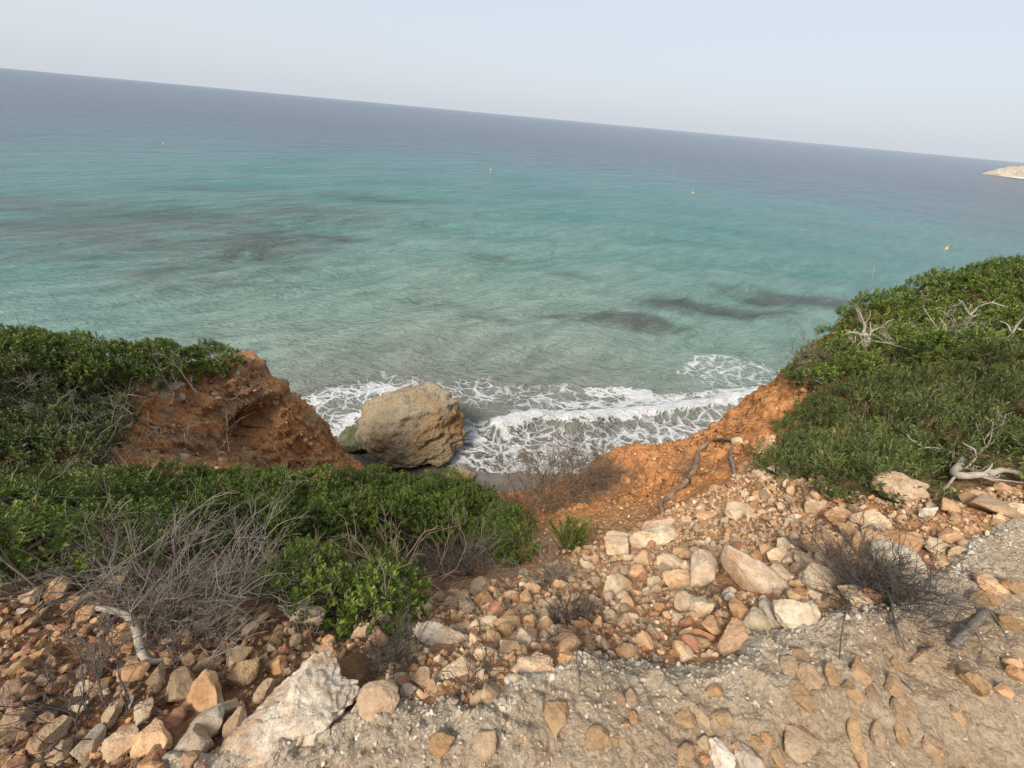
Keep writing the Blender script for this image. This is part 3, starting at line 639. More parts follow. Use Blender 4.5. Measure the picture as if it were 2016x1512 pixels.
hero('rock', 1757, 972, 64, 52, 0, 'round pale pink rock at the foot of the near green bush', (0.50, 0.36, 0.235), planes=8, rough=.16, thick=.9, sink=.3, seed=49)
hero('rock', 793, 1248, 66, 34, 20, 'cream slab above the dark round tuft', (0.60, 0.46, 0.31), planes=7, rough=.1, thick=.7, sink=.3, seed=50)
hero('rock', 738, 1266, 60, 44, 35, 'reddish slab leaning above the dark round tuft', (0.45, 0.26, 0.16), planes=7, rough=.06, thick=.6, sink=.25, seed=51)
ST = [
 # set in the crust
 (1093, 1417, 48, 68, -20, 'ochre', 'ochre kite-shaped stone set in the beige crust, largest at its centre'),
 (870, 1467, 52, 48, 10, 'ochre', 'square ochre stone in the crust near the bottom edge'),
 (955, 1468, 44, 60, -10, 'tan', 'beige angular stone sunk in the crust right of the square ochre one'),
 (1175, 1455, 48, 46, 0, 'ochre', 'rounded cracked ochre stone in the crust near a small twin'),
 (1211, 1454, 20, 28, 0, 'ochre', 'small ochre stone touching the rounded cracked one'),
 (1243, 1380, 27, 46, -5, 'tan', 'pale upright stone in the crust beside a brown sliver'),
 (1220, 1376, 17, 32, 0, 'brown', 'brown sliver of stone beside the pale upright one'),
 (1246, 1414, 18, 26, 0, 'orange', 'orange pebble in the crust under the pale upright stone'),
 (1234, 1427, 16, 16, 0, 'orange', 'tiny round orange pebble in the crust, lower of a pair'),
 (1350, 1416, 40, 42, 0, 'ochre', 'first of three ochre stones in a row in the crust'),
 (1381, 1410, 28, 36, -20, 'tan', 'middle tan stone of three in a row in the crust'),
 (1420, 1416, 38, 32, 10, 'ochre', 'bent ochre stone at the end of a row of three'),
 (1404, 1359, 32, 24, 0, 'ochre', 'flat lens-shaped ochre stone alone in the crust'),
 (1568, 1370, 50, 42, -20, 'ochre', 'plump ochre stone in a hollow of the crust'),
 (1553, 1316, 38, 42, -30, 'tan', 'dull tan stone beside the long dull slab in the crust'),
 (1594, 1336, 56, 38, -30, 'tan', 'long dull slab sunk in the crust'),
 (1574, 1296, 34, 28, -10, 'ochre', 'rounded ochre stone just under the knobbly cream rock'),
 (1636, 1330, 32, 34, -25, 'ochre', 'small pointed ochre stone under a hanging twig'),
 (1693, 1324, 56, 54, -25, 'ochre', 'large ochre stone on the crust under the dead tuft'),
 (1677, 1364, 38, 32, -10, 'ochre', 'ochre stone just below the largest crust stone under the tuft'),
 (1715, 1364, 28, 24, -30, 'brown', 'small brown stone half sunk by the path'),
 (1758, 1352, 46, 36, -30, 'tan', 'tan round-ended stone beside a thin dark stick'),
 (1830, 1298, 54, 62, -45, 'tan', 'twisted grey-tan stone below the cut grey stick'),
 (1764, 1309, 22, 22, 0, 'ochre', 'single small ochre pebble between twig and grey-tan stone'),
 (1912, 1345, 66, 38, -40, 'ochre', 'long worn ochre stone sunk in the path near the lower corner'),
 (1566, 1464, 86, 66, -45, 'tan', 'largest smooth tan stone at the bottom of the crust'),
 (1680, 1428, 34, 62, -30, 'ochre', 'elongated ochre stone pointing down near the bottom edge'),
 (1688, 1476, 40, 78, -35, 'peach', 'long pinkish bone-like stone at the bottom edge'),
 (1790, 1411, 30, 52, -30, 'tan', 'finger-like tan stone lying in a small cluster'),
 (1764, 1400, 28, 34, -30, 'brown', 'brown stone tucked against the finger-like stone'),
 (1772, 1441, 34, 42, -30, 'ochre', 'ochre stone under the finger-like stone'),
 (1727, 1448, 34, 36, -30, 'tan', 'dull tan stone left of the finger-like stone cluster'),
 (1832, 1468, 52, 44, -20, 'tan', 'squat rough stone near the bottom, right of the bone-like stone'),
 (1882, 1408, 28, 24, -20, 'ochre', 'single ochre pebble on the bare path near the corner'),
 (1417, 1486, 46, 52, -15, 'white', 'bright white stone at the bottom edge'),
 (1347, 1486, 44, 36, 35, 'ochre', 'ochre shard at the bottom edge left of the white stone'),
 (1388, 1494, 24, 26, 0, 'orange', 'orange pebble between shard and white stone'),
 (1385, 1464, 28, 26, 0, 'tan', 'tan pebble above the white stone'),
 (1471, 1494, 46, 54, 0, 'grey', 'smooth grey stone at the bottom edge right of the white stone'),
 (1526, 1490, 26, 40, 0, 'ochre', 'narrow ochre stone between the grey and the largest tan stone'),
 (1448, 1466, 20, 24, 0, 'ochre', 'small ochre pebble above the smooth grey stone'),
 (1486, 1466, 30, 26, -10, 'ochre', 'ochre pebble above and right of the smooth grey stone'),
 (1510, 1457, 22, 22, -20, 'orange', 'tiny orange pebble left of the largest tan stone'),
 (1932, 1188, 48, 38, -20, 'ochre', 'ochre stone set in the path right of the dead tuft'),
 (1944, 1154, 70, 24, -25, 'peach', 'long peach stone set in the path right of the dead tuft'),
 (1982, 1160, 46, 34, -20, 'ochre', 'ochre stone at the right edge beside the long peach stone'),
 (1986, 1230, 70, 32, -25, 'ochre', 'long ochre stone at the right edge behind the cut stick'),
 (1989, 1306, 34, 28, -20, 'peach', 'peach pebble at the right edge near dark twigs'),
 (1998, 1330, 46, 28, -30, 'orange', 'orange stone at the right edge below the peach pebble'),
 (1971, 1362, 46, 24, -30, 'peach', 'slim peach stone near the right edge low down'),
 # rubble
 (1382, 1204, 48, 52, 0, 'cream', 'egg-shaped cream stone between dark twigs and orange rubble'),
 (1398, 1238, 40, 36, 0, 'peach', 'peach stone with a dark hollow in the rubble'),
 (1455, 1208, 34, 52, 0, 'orange', 'orange upright stone under the long narrow slab'),
 (1512, 1215, 36, 54, -20, 'grey', 'grey striped upright stone beside the knobbly cream rock'),
 (1430, 1178, 34, 28, 0, 'white', 'white lump at the lower end of the long narrow slab'),
 (1531, 1136, 46, 34, -10, 'pale', 'pale pointed stone right of the long narrow slab'),
 (1336, 1152, 60, 44, -10, 'peach', 'wide peach stone left of the wedge of pale rock'),
 (1350, 1192, 44, 40, 0, 'pale', 'pale stone in the rubble below the wide peach stone'),
 (1680, 1181, 52, 40, 0, 'cream', 'cream stone resting on the spiky dead tuft'),
 (1458, 1016, 72, 34, -15, 'cream', 'flat cream flake lying at the top of the rubble'),
 (1392, 1018, 50, 20, -10, 'peach', 'thin peach flake left of the flat cream flake'),
 (1108, 1265, 70, 34, 3, 'tan', 'smooth beige heart-shaped stone under the dark tuft'),
 (1155, 1271, 28, 28, 0, 'orange', 'round orange pebble touching the heart-shaped stone'),
 (1138, 1239, 28, 26, 0, 'orange', 'orange stone above the heart-shaped stone'),
 (1115, 1297, 34, 34, 0, 'orange', 'orange stone just above the crust below the heart-shaped stone'),
 (1074, 1240, 36, 34, 0, 'peach', 'peach block left of the dark tuft'),
 (1048, 1252, 22, 36, -10, 'peach', 'tall peach stone left of the heart-shaped stone'),
 (997, 1236, 52, 36, 10, 'peach', 'broad pinkish stone in the middle rubble'),
 (972, 1290, 22, 20, 0, 'peach', 'small round peach pebble in a pocket of orange soil'),
 (829, 1336, 44, 40, 0, 'tan', 'round tan stone in the pocket below the dark round tuft'),
 (783, 1341, 32, 30, 0, 'grey', 'grey stone just right of the wedge rock'),
 (804, 1362, 32, 30, 0, 'white', 'whitish stone on the crust edge below the grey one'),
 (770, 1302, 22, 22, 0, 'brown', 'brown stone caught in the dark round tuft'),
 (946, 1165, 44, 42, 20, 'tan', 'crusty tan lump under the grey dead shrub in the middle'),
 (948, 1155, 34, 30, 0, 'peach', 'knobbly peach stone beside the crusty tan lump'),
 (845, 1168, 17, 16, 0, 'orange', 'small pink stone on the tangle of fallen branches'),
 (1316, 1122, 42, 46, 0, 'pale', 'pale block under the cream block with flat top'),
 (1210, 1160, 60, 42, 10, 'cream', 'cracked cream lump in the upper middle rubble'),
 (1125, 1180, 46, 18, 5, 'cream', 'flat cream stone just above the dark tuft'),
 (1265, 1110, 40, 34, 0, 'peach', 'peach stone between the two cream blocks'),
 (1348, 1098, 50, 34, -10, 'peach', 'peach slab right of the cream block with flat top'),
 # left side
 (264, 1333, 62, 38, 10, 'peach', 'pinkish stone below the bent white stick'),
 (312, 1333, 44, 46, 25, 'tan', 'tan upright stone below the bent white stick'),
 (357, 1361, 84, 66, 35, 'tan', 'pale ribbed stone left of the white outcrop'),
 (414, 1382, 84, 84, 40, 'peach', 'large two-tone leaning stone next to the white outcrop'),
 (475, 1302, 62, 44, 20, 'tan', 'tan stone at the right foot of the bent stick'),
 (484, 1332, 54, 48, 10, 'ochre', 'ochre stone in the dark soil above the white outcrop'),
 (414, 1312, 56, 26, 10, 'tan', 'flat tan stone right of the bent white stick'),
 (521, 1368, 52, 46, 30, 'tan', 'grey-tan stone leaning on the white outcrop'),
 (546, 1314, 46, 38, 0, 'orange', 'orange crumbly stone above the white outcrop'),
 (286, 1405, 46, 36, 25, 'cream', 'oval cream stone in the lower left rubble'),
 (346, 1420, 40, 36, 10, 'red', 'reddish stone right of the oval cream one'),
 (450, 1402, 44, 40, 0, 'tan', 'tan stone between leaning stone and white outcrop'),
 (468, 1432, 50, 54, 20, 'tan', 'pinkish grey round stone at the foot of the white outcrop'),
 (308, 1456, 88, 60, 25, 'peach', 'wide pink-grey slab near the bottom edge'),
 (414, 1430, 76, 50, 30, 'grey', 'grey smooth hump among the lower left stones'),
 (378, 1470, 100, 60, 35, 'grey', 'long grey-beige stone near the bottom edge'),
 (178, 1466, 54, 54, 0, 'grey', 'pale grey faceted stone under the dark twigs, bottom left'),
 (221, 1412, 50, 40, 20, 'tan', 'tan stone right of the dark twigs, bottom left'),
 (168, 1362, 46, 30, 10, 'pale', 'pale stone above the dark twigs, bottom left'),
 (155, 1396, 46, 18, 10, 'cream', 'flat cream stone at the root of the dark twigs'),
 (32, 1434, 62, 46, 15, 'tan', 'tan rounded stone by the left edge near the bottom'),
 (98, 1456, 80, 52, 20, 'tan', 'large tan stone under the dark twigs'),
 (120, 1486, 60, 40, 20, 'tan', 'tan stone at the bottom left under the large one'),
 (243, 1470, 84, 46, 30, 'pale', 'pale long stone between slab and grey faceted stone'),
 (20, 1366, 50, 34, 10, 'brown', 'brown stone at the left edge'),
 (493, 1247, 36, 38, 10, 'tan', 'tan stone under the twigs of the big dead shrub'),
 (243, 1252, 52, 32, 15, 'orange', 'orange slab just left of the bent white stick'),
 (324, 1230, 42, 30, 10, 'pale', 'pale stone inside the bend of the white stick'),
 (175, 1212, 42, 30, 10, 'orange', 'orange stone at the upper end of the white stick'),
 (195, 1222, 24, 22, 0, 'peach', 'round peach pebble at the upper end of the white stick'),
 (166, 1243, 20, 22, 0, 'orange', 'tiny orange stone on bare brown soil'),
 (59, 1234, 30, 22, 10, 'brown', 'brown stone on bare soil near the left edge'),
 (258, 1383, 14, 30, 25, 'white', 'thin white shard standing in brown soil'),
 (218, 1150, 76, 34, 10, 'pale', 'pale flat rock behind the big dead shrub'),
 (118, 1163, 46, 36, 20, 'peach', 'pinkish rock left of the big dead shrub'),
 (22, 1166, 56, 46, 10, 'tan', 'tan rock at the left edge under the thicket'),
 (60, 1178, 40, 26, 0, 'pale', 'pale rock between the two rocks at the left edge'),
 (43, 1205, 22, 10, 5, 'white', 'small flat white stone near the left edge'),
 # right upper rubble
 (1864, 1004, 48, 26, -10, 'peach', 'peach stone between green sprouts and path at right'),
 (1822, 1015, 28, 32, 0, 'white', 'white upright stone under the bare branch at right'),
 (1946, 1008, 74, 38, -5, 'tan', 'wide tan stone under the branch at the right edge'),
 (1996, 1012, 50, 34, 0, 'cream', 'cream lump at the right edge on the crust'),
 (1721, 1046, 28, 22, -20, 'grey', 'smooth grey pebble in the upper right rubble'),
 (1700, 1028, 68, 38, -15, 'cream', 'broad cream stone left of the smooth grey pebble'),
 (1652, 1024, 60, 34, -15, 'peach', 'peach stone below the near green bush'),
 (1771, 1076, 94, 34, -18, 'orange', 'long orange slab in the upper right rubble'),
 (1720, 1082, 82, 36, -15, 'peach', 'broad peach slab left of the long orange slab'),
 (1608, 1080, 62, 34, -10, 'peach', 'peach stone behind the grey stick in the rubble'),
 (1842, 1083, 52, 24, -10, 'cream', 'pale flat stone at the path corner'),
 (1874, 1091, 30, 34, -20, 'cream', 'cream upright stone at the path corner'),
 (1866, 1062, 36, 28, 0, 'peach', 'round pink stone at the path corner'),
 (1585, 1112, 40, 28, -10, 'tan', 'smooth tan stone under the grey stick in the rubble'),
 (1539, 1080, 34, 26, 0, 'cream', 'cream stone at the upper end of the grey stick'),
 (1786, 940, 34, 24, 0, 'peach', 'peach stone atop the round pale pink rock'),
 (1528, 931, 36, 22, -5, 'cream', 'pair-like cream stone at the top of the rubble by the bush'),
 (1452, 874, 28, 19, -15, 'cream', 'cream stone perched at the cliff edge beside the root'),
 (1469, 874, 12, 10, 0, 'cream', 'tiny cream stone next to the perched one'),
 (1643, 854, 36, 30, 0, 'peach', 'peach rock showing through the near green bush'),
 (1596, 870, 22, 14, 0, 'cream', 'cream stone at the left hem of the near green bush'),
 (1555, 945, 24, 14, 0, 'cream', 'small flat cream stone by the left hem of the bush'),
 (1600, 1003, 30, 24, 0, 'cream', 'cream stone below the left hem of the bush'),
 # left headland
 (325, 746, 34, 12, 3, 'grey', 'grey slab on top of the left headland, upper one'),
 (343, 764, 38, 16, 3, 'grey', 'largest grey slab on top of the left headland'),
 (321, 780, 30, 15, 3, 'grey', 'grey stone left of a twin on the left headland'),
 (352, 784, 32, 14, 3, 'grey', 'grey stone below the largest slab on the left headland'),
 (300, 781, 20, 11, 0, 'grey', 'small grey stone at the row end on the left headland'),
 (246, 844, 26, 15, 0, 'peach', 'peach stone on the shrub side of the left headland'),
 (206, 790, 22, 12, 0, 'grey', 'grey stone at the edge of the left headland shrubs'),
 (609, 874, 13, 9, 0, 'white', 'white pebble stuck in the orange face of the left headland'),
]
for (a, b, c_, d_, e_, tn, lb) in ST:
    crusty = b > 1290 and a > 780
    stone(a, b, c_ * 1.06, d_ * 1.06, e_, tn, lb, sink=0.33 if crusty else 0.22, thick=0.6 if crusty else 0.75)

# further loose stones of the rubble, alike
RUB = [(640, 1260), (900, 1170), (1050, 1130), (1150, 1080), (1200, 1070), (1310, 1010), (1440, 950), (1490, 890), (1560, 900), (1640, 960), (1760, 990), (1930, 960), (2050, 960), (2050, 1010), (1905, 1050), (1880, 1105), (1830, 1130), (1800, 1175), (1640, 1185), (1540, 1235), (1480, 1245), (1440, 1290), (1330, 1295), (1190, 1285), (1060, 1285), (1000, 1320), (960, 1385), (850, 1370), (780, 1360), (720, 1290)]
LEFT = [(-60, 1150), (300, 1150), (480, 1210), (640, 1240), (700, 1290), (620, 1310), (480, 1440), (420, 1530), (-60, 1560)]
def scatter(n, poly, xr, yr, seed):
    r = np.random.default_rng(seed); x = r.uniform(*xr, n); y = r.uniform(*yr, n); z0 = height(x, y, crust=False)
    a, b, k = proj(xyz(x, y, z0)); m = inpoly(a, b, poly) & (k > .2); x = x[m]; y = y[m]
    return x, y, ground(x, y)
SX = np.array(STONE_XY)
def clear(x, y, r_, f=0.75):
    m = np.ones(len(x), bool)
    for sx, sy, sr in STONE_XY: m &= np.hypot(x - sx, y - sy) > (sr + r_) * f
    return m
LAND = []
def short(lb):
    for cut_ in (' lying', ' standing', ' at the', ' in the', ' set in', ' behind', ' beside', ' below', ' leaning', ' broken', ' breaking', ' above', ' under', ' on the', ' near', ' with', ', ', ' just', ' between', ' sunk', ' touching', ' right of', ' left of', ' alone', ' and', ' resting', ' inside'):
        if cut_ in lb: lb = lb[:lb.index(cut_)]
    return lb
_cnt = {}
for o_ in COL.objects:
    if o_.get('category') in ('rock', 'stone'): _cnt.setdefault(short(o_['label']), []).append(o_)
for s_, os_ in _cnt.items():
    if len(os_) == 1 and len(s_.split()) in (2, 3, 4, 5): LAND.append((s_, float(os_[0].location.x), float(os_[0].location.y), float(os_[0].location.z)))
LPX = proj(np.array([l[1:] for l in LAND])); USED = set()
def own_label(loc, tone, size):
    a, b, _ = proj(np.array(loc)); d = np.hypot(LPX[0] - a, LPX[1] - b)
    sw = 'tiny' if size < .026 else 'small' if size < .036 else 'medium' if size < .048 else 'sizeable'
    for j in np.argsort(d):
        dx, dy = a - LPX[0][j], b - LPX[1][j]
        rel = ('right of' if dx > 0 else 'left of') if abs(dx) > abs(dy) else ('below' if dy > 0 else 'above')
        nr = 'just ' if d[j] < 60 else '' if d[j] < 130 else 'well '
        lb = f'{sw} {tone} stone {nr}{rel} the {LAND[j][0]}'
        if lb not in USED: USED.add(lb); return lb
    return None
def extra(poly, xr, yr, n, seed, label, tones, smin, smax, group):
    x, y, z = scatter(6000, poly, xr, yr, seed); r = np.random.default_rng(seed + 1); cnt = 0
    for i in range(len(x)):
        s = smin * (smax / smin) ** (r.random() ** 1.6)
        if cnt >= n: break
        if any(math.hypot(x[i] - q[0], y[i] - q[1]) < (q[2] + s) * .85 for q in STONE_XY): continue
        o = bpy.data.objects.new('stone', PROTO[r.integers(len(PROTO))]); COL.objects.link(o)
        sc3 = np.array([1, r.uniform(.65, 1), r.uniform(.5, .8)]) * s
        o.scale = sc3; o.location = (x[i], y[i], z[i] + sc3[2] * .35); o.rotation_euler = (r.normal(0, .35), r.normal(0, .35), r.uniform(0, 6.28))
        tn = tones[r.integers(len(tones))]; o.color = (*(np.array(TONE[tn]) * (1 + r.normal(0, .06))), 1)
        STONE_XY.append((x[i], y[i], s)); tag(o, own_label(o.location, tn, s) or label, 'stone', group); cnt += 1
extra(RUB, (-.6, 4), (.4, 4.6), 120, 61, 'small peach or orange stone in the loose rubble slope right of the thicket', ['peach', 'peach', 'pale', 'orange', 'tan', 'orange'], .022, .062, 'loose stones of the rubble slope')
extra(LEFT, (-2.6, .2), (.1, 1.6), 45, 62, 'small tan or brown stone on the brown soil below the big dead shrub', ['tan', 'brown', 'ochre', 'orange', 'pale'], .018, .042, 'loose stones of the brown soil')

# rubble and grit too many to count
def pebbles(name, sets, label):
    Vs, Fs, Cs = [], [], []; base = 0
    for (x, y, z, size, tones, sub, seed, sinkf) in sets:
        r = np.random.default_rng(seed); n = len(x)
        if n == 0: continue
        lib = [rock_verts(sub, seed * 50 + j, 7, 0.0, (0.32, 0.82)) for j in range(10)]
        which = r.integers(10, size=n)
        sc3 = size[:, None] * np.stack([np.ones(n), r.uniform(.5, 1, n), r.uniform(.4, .85, n)], 1)
        qq = r.normal(size=(n, 4)); qq[:, 1:3] *= 0.5; qq /= np.linalg.norm(qq, axis=1)[:, None]
        a, b, c, d = qq.T
        Rm = np.stack([1 - 2 * (c * c + d * d), 2 * (b * c - a * d), 2 * (b * d + a * c), 2 * (b * c + a * d), 1 - 2 * (b * b + d * d), 2 * (c * d - a * b), 2 * (b * d - a * c), 2 * (c * d + a * b), 1 - 2 * (b * b + c * c)], 1).reshape(n, 3, 3)
        V0 = np.stack([lib[j][0] for j in range(10)])[which] * sc3[:, None, :]
        V0 = np.einsum('nij,nvj->nvi', Rm, V0) + np.stack([x, y, z + sc3[:, 2] * sinkf], 1)[:, None, :]
        nv = V0.shape[1]; F0 = lib[0][1]
        Fs.append((F0[None] + (base + np.arange(n) * nv)[:, None, None]).reshape(-1, 3)); Vs.append(V0.reshape(-1, 3)); base += n * nv
        tc = np.array([TONE[t] if isinstance(t, str) else t for t in tones])[r.integers(len(tones), size=n)] * (1 + r.normal(0, .13, n))[:, None]
        Cs.append(np.repeat(np.clip(tc, .02, .9), nv, 0))
    o = mk(name, np.concatenate(Vs), np.concatenate(Fs), MS['rubble'], smooth=False, attrs={'Col': np.concatenate(Cs)})
    return tag(o, label, 'rubble', kind='stuff')
def psz(n, lo, hi, seed, p=2.6):
    r = np.random.default_rng(seed).random(n); return lo * (hi / lo) ** (r ** p)
def pset(n, poly, xr, yr, lo, hi, tones, sub, seed, sinkf=.25, p=2.6, cf=.7, dens=None):
    x, y, z = scatter(n, poly, xr, yr, seed); s = psz(len(x), lo, hi, seed, p); m = clear(x, y, s * .5, cf)
    if dens is not None: m &= dens(x, y, np.random.default_rng(seed))
    return (x[m], y[m], z[m], s[m], tones, sub, seed, sinkf)
wt = ['peach', 'peach', 'pale', 'pale', 'tan', 'orange', 'ochre', 'cream', 'tan', 'red']
pebbles('rubble', [pset(8500, RUB, (-.6, 4), (.35, 4.6), .016, .066, wt, 2, 71, p=2.2, cf=.6, sinkf=.05), pset(30000, RUB, (-.6, 4), (.35, 4.6), .009, .026, wt, 1, 76, p=1.6, cf=.6, sinkf=.08), pset(32000, RUB, (-.6, 4), (.35, 4.6), .004, .014, wt + ['brown', 'brown'], 1, 72, p=1.6, sinkf=.3)],
        'loose peach and orange limestone rubble covering the slope below the path')
pebbles('rubble', [pset(9000, LEFT, (-2.6, .3), (.1, 1.7), .007, .034, ['brown', 'tan', 'ochre', 'orange', 'red'], 1, 73), pset(7000, LEFT, (-2.6, .3), (.1, 1.7), .004, .011, ['brown', 'ochre', 'orange', 'brown'], 1, 74, dens=lambda x, y, r: r.random(len(x)) < .5)],
        'brown grit and small stones on the soil at bottom left')
GUL = [(1010, 1090), (1040, 1010), (1090, 985), (1190, 915), (1290, 880), (1400, 860), (1500, 790), (1570, 735), (1610, 760), (1480, 870), (1440, 935), (1300, 1005), (1200, 1070), (1130, 1120), (1040, 1130)]
pebbles('rubble', [pset(14000, GUL, (-.3, 6.5), (1, 9.3), .006, .030, [(.5, .28, .13), (.42, .21, .09), (.55, .38, .23), (.32, .15, .06), (.50, .30, .16)], 1, 75, p=2.0)],
        'orange grit scattered over the bare gully soil')
HEAD = [(225, 760), (330, 735), (460, 695), (510, 710), (560, 790), (640, 880), (705, 922), (600, 940), (400, 935), (240, 900), (210, 830)]
tri = Vt.reshape(-1, 3); hx, hy, hk = proj(tri)
def facepick(poly, n, seed, xm):
    m = inpoly(hx, hy, poly) & (np.hypot(tri[:, 0], tri[:, 1]) > 5) & xm(tri[:, 0]); idx = np.nonzero(m)[0]
    wgt = (1 + slope.ravel()[idx] ** 2) ** .5; r = np.random.default_rng(seed)
    return tri[r.choice(idx, n, p=wgt / wgt.sum())]
fp = facepick(HEAD, 2400, 81, lambda x: x < -2)
pebbles('rubble', [(fp[:, 0], fp[:, 1], fp[:, 2], psz(len(fp), .02, .09, 82, 2.8), [(.36, .19, .09), (.46, .32, .20), (.30, .15, .07), (.44, .35, .25), (.44, .24, .11)], 1, 83, 0.0)],
        'brown and tan stones bedded in the orange face of the left headland')

# grit and nodules of the crust, thickest along its crumbling edge
CRX = [(a_, b_) for a_, b_ in CRUST if -50 < a_ < 2100] + [(2100, 1000), (2100, 1560), (-60, 1560)]
def crust_dens(k0):
    def f_(x, y, r): return r.random(len(x)) < np.clip(np.exp(-np.clip(crust_sd(x, y), 0, 9) / .10) + k0, 0, 1)
    return f_
cg = [(.50, .44, .35), (.44, .37, .28), (.54, .47, .37), (.40, .32, .22), (.47, .38, .27)]
pebbles('gravel', [pset(20000, CRX, (-1.2, 3.2), (.1, 1.7), .007, .023, cg, 1, 91, sinkf=.1, p=1.8, cf=.6, dens=crust_dens(.03)), pset(42000, CRX, (-1.2, 3.2), (.1, 1.7), .0025, .007, cg + ['ochre', 'tan'], 1, 92, sinkf=.2, p=1.4, cf=.6, dens=crust_dens(.25))],
        'grey-beige grit and nodules bedded in the crumbling path crust')

RID = [(1190, 915), (1290, 880), (1400, 860), (1500, 790), (1570, 738), (1620, 765), (1490, 880), (1440, 935), (1300, 1000), (1200, 960)]
fp = facepick(RID, 700, 85, lambda x: x > 1)
pebbles('rubble', [(fp[:, 0], fp[:, 1], fp[:, 2], psz(len(fp), .010, .060, 86, 2.8), [(.44, .22, .09), (.50, .31, .16), (.36, .17, .07), (.56, .42, .27)], 1, 87, 0.0)],
        'small orange and cream stones sticking out of the right ridge face')


# ------------------------------------------------------------------ plants
def unit(v): return v / (np.linalg.norm(v, axis=-1, keepdims=True) + 1e-9)
def leaf_mesh(name, P, A, n, L, Wd, matk, parent, seed, stem, spread=(0.5, 1.25), loc=None, tone=None, pinnate=False):
    """n leaves on each sprig: P sprig foot, A axis, stem length"""
    r = np.random.default_rng(seed); m = len(P)
    A = unit(A); T = unit(np.cross(A, r.normal(size=A.shape))); B = np.cross(A, T)
    A_ = np.repeat(A, n, 0); T_ = np.repeat(T, n, 0); B_ = np.repeat(B, n, 0); P_ = np.repeat(P, n, 0)
    u = np.tile((np.arange(n) + .5) / n, m)
    if pinnate: ph = np.tile((np.arange(n) % 2) * math.pi, m) + r.normal(0, .25, m * n)
    else: ph = np.tile(np.arange(n) * 2.4, m) + r.normal(0, .3, m * n)
    th = (spread[1] + (spread[0] - spread[1]) * u) + r.normal(0, .18, m * n)
    rad = T_ * np.cos(ph)[:, None] + B_ * np.sin(ph)[:, None]
    D = unit(A_ * np.cos(th)[:, None] + rad * np.sin(th)[:, None])
    S = unit(np.cross(D, A_) + r.normal(0, .25, D.shape)); Nn = np.cross(S, D)
    ll = (L * r.uniform(.7, 1.2, m * n))[:, None]; ww = (Wd * r.uniform(.8, 1.2, m * n))[:, None]
    b = P_ + A_ * (stem * u)[:, None]
    v0 = b; v1 = b + D * ll * .55 + S * ww * .5 + Nn * ww * .12; v2 = b + D * ll - Nn * ll * .10; v3 = b + D * ll * .55 - S * ww * .5 + Nn * ww * .12
    V = np.stack([v0, v1, v2, v3], 1).reshape(-1, 3); F = np.arange(len(V)).reshape(-1, 4)
    base = np.repeat(tone if tone is not None else np.full(m, .45), n)
    tint = np.clip(base + r.normal(0, .14, m * n) + .22 * (u - .5), .07, 1)
    dead = r.random(m * n) < .012; tint[dead] = .02
    return mk(name, V, F, MS[matk], parent, smooth=False, attrs={'tint': np.repeat(tint, 4)}, loc=loc)
def walk(P0, D0, length, K, curl, up, r, sag=0.0):
    """N curved paths"""
    N = len(P0); P = np.zeros((N, K, 3)); P[:, 0] = P0; D = unit(D0)
    st = (length / (K - 1))[:, None]
    for k in range(1, K):
        D = unit(D + r.normal(0, curl, D.shape) + np.array([0, 0, up]) - np.array([0, 0, sag * k / K]))
        P[:, k] = P[:, k - 1] + D * st
    return P
def branching(P0, D0, len0, rad0, r, levels, K=7, curl=.18, up=.04, kids=4, shrink=.55, spread=.8):
    """returns list of (P,R) per level"""
    out = []; P = walk(P0, D0, len0, K, curl, up, r)
    R = rad0[:, None] * np.linspace(1, .45, K)[None]
    out.append((P, R)); L = len0; rr = rad0
    for lv in range(levels - 1):
        N = len(P); i = np.repeat(np.arange(N), kids); k = r.integers(1, K, len(i))
        st = P[i, k]; d = unit(P[i, k] - P[i, k - 1]); nd_ = unit(d + r.normal(0, spread * .6, d.shape))
        L = L[i] * shrink * r.uniform(.6, 1.25, len(i)); rr = rr[i] * .55
        K = 5 if lv == 0 else 4
        P = walk(st, nd_, L, K, curl * 1.25, up, r); R = rr[:, None] * np.linspace(1, .5, K)[None]; out.append((P, R))
    return out
def cat_tubes(lst, sides=3):
    Vs, Fs = [], []; b = 0
    for P, R in lst:
        V, F = tubes(P, R, sides); Vs.append(V); Fs.append(F + b); b += len(V)
    return np.concatenate(Vs), np.concatenate(Fs)

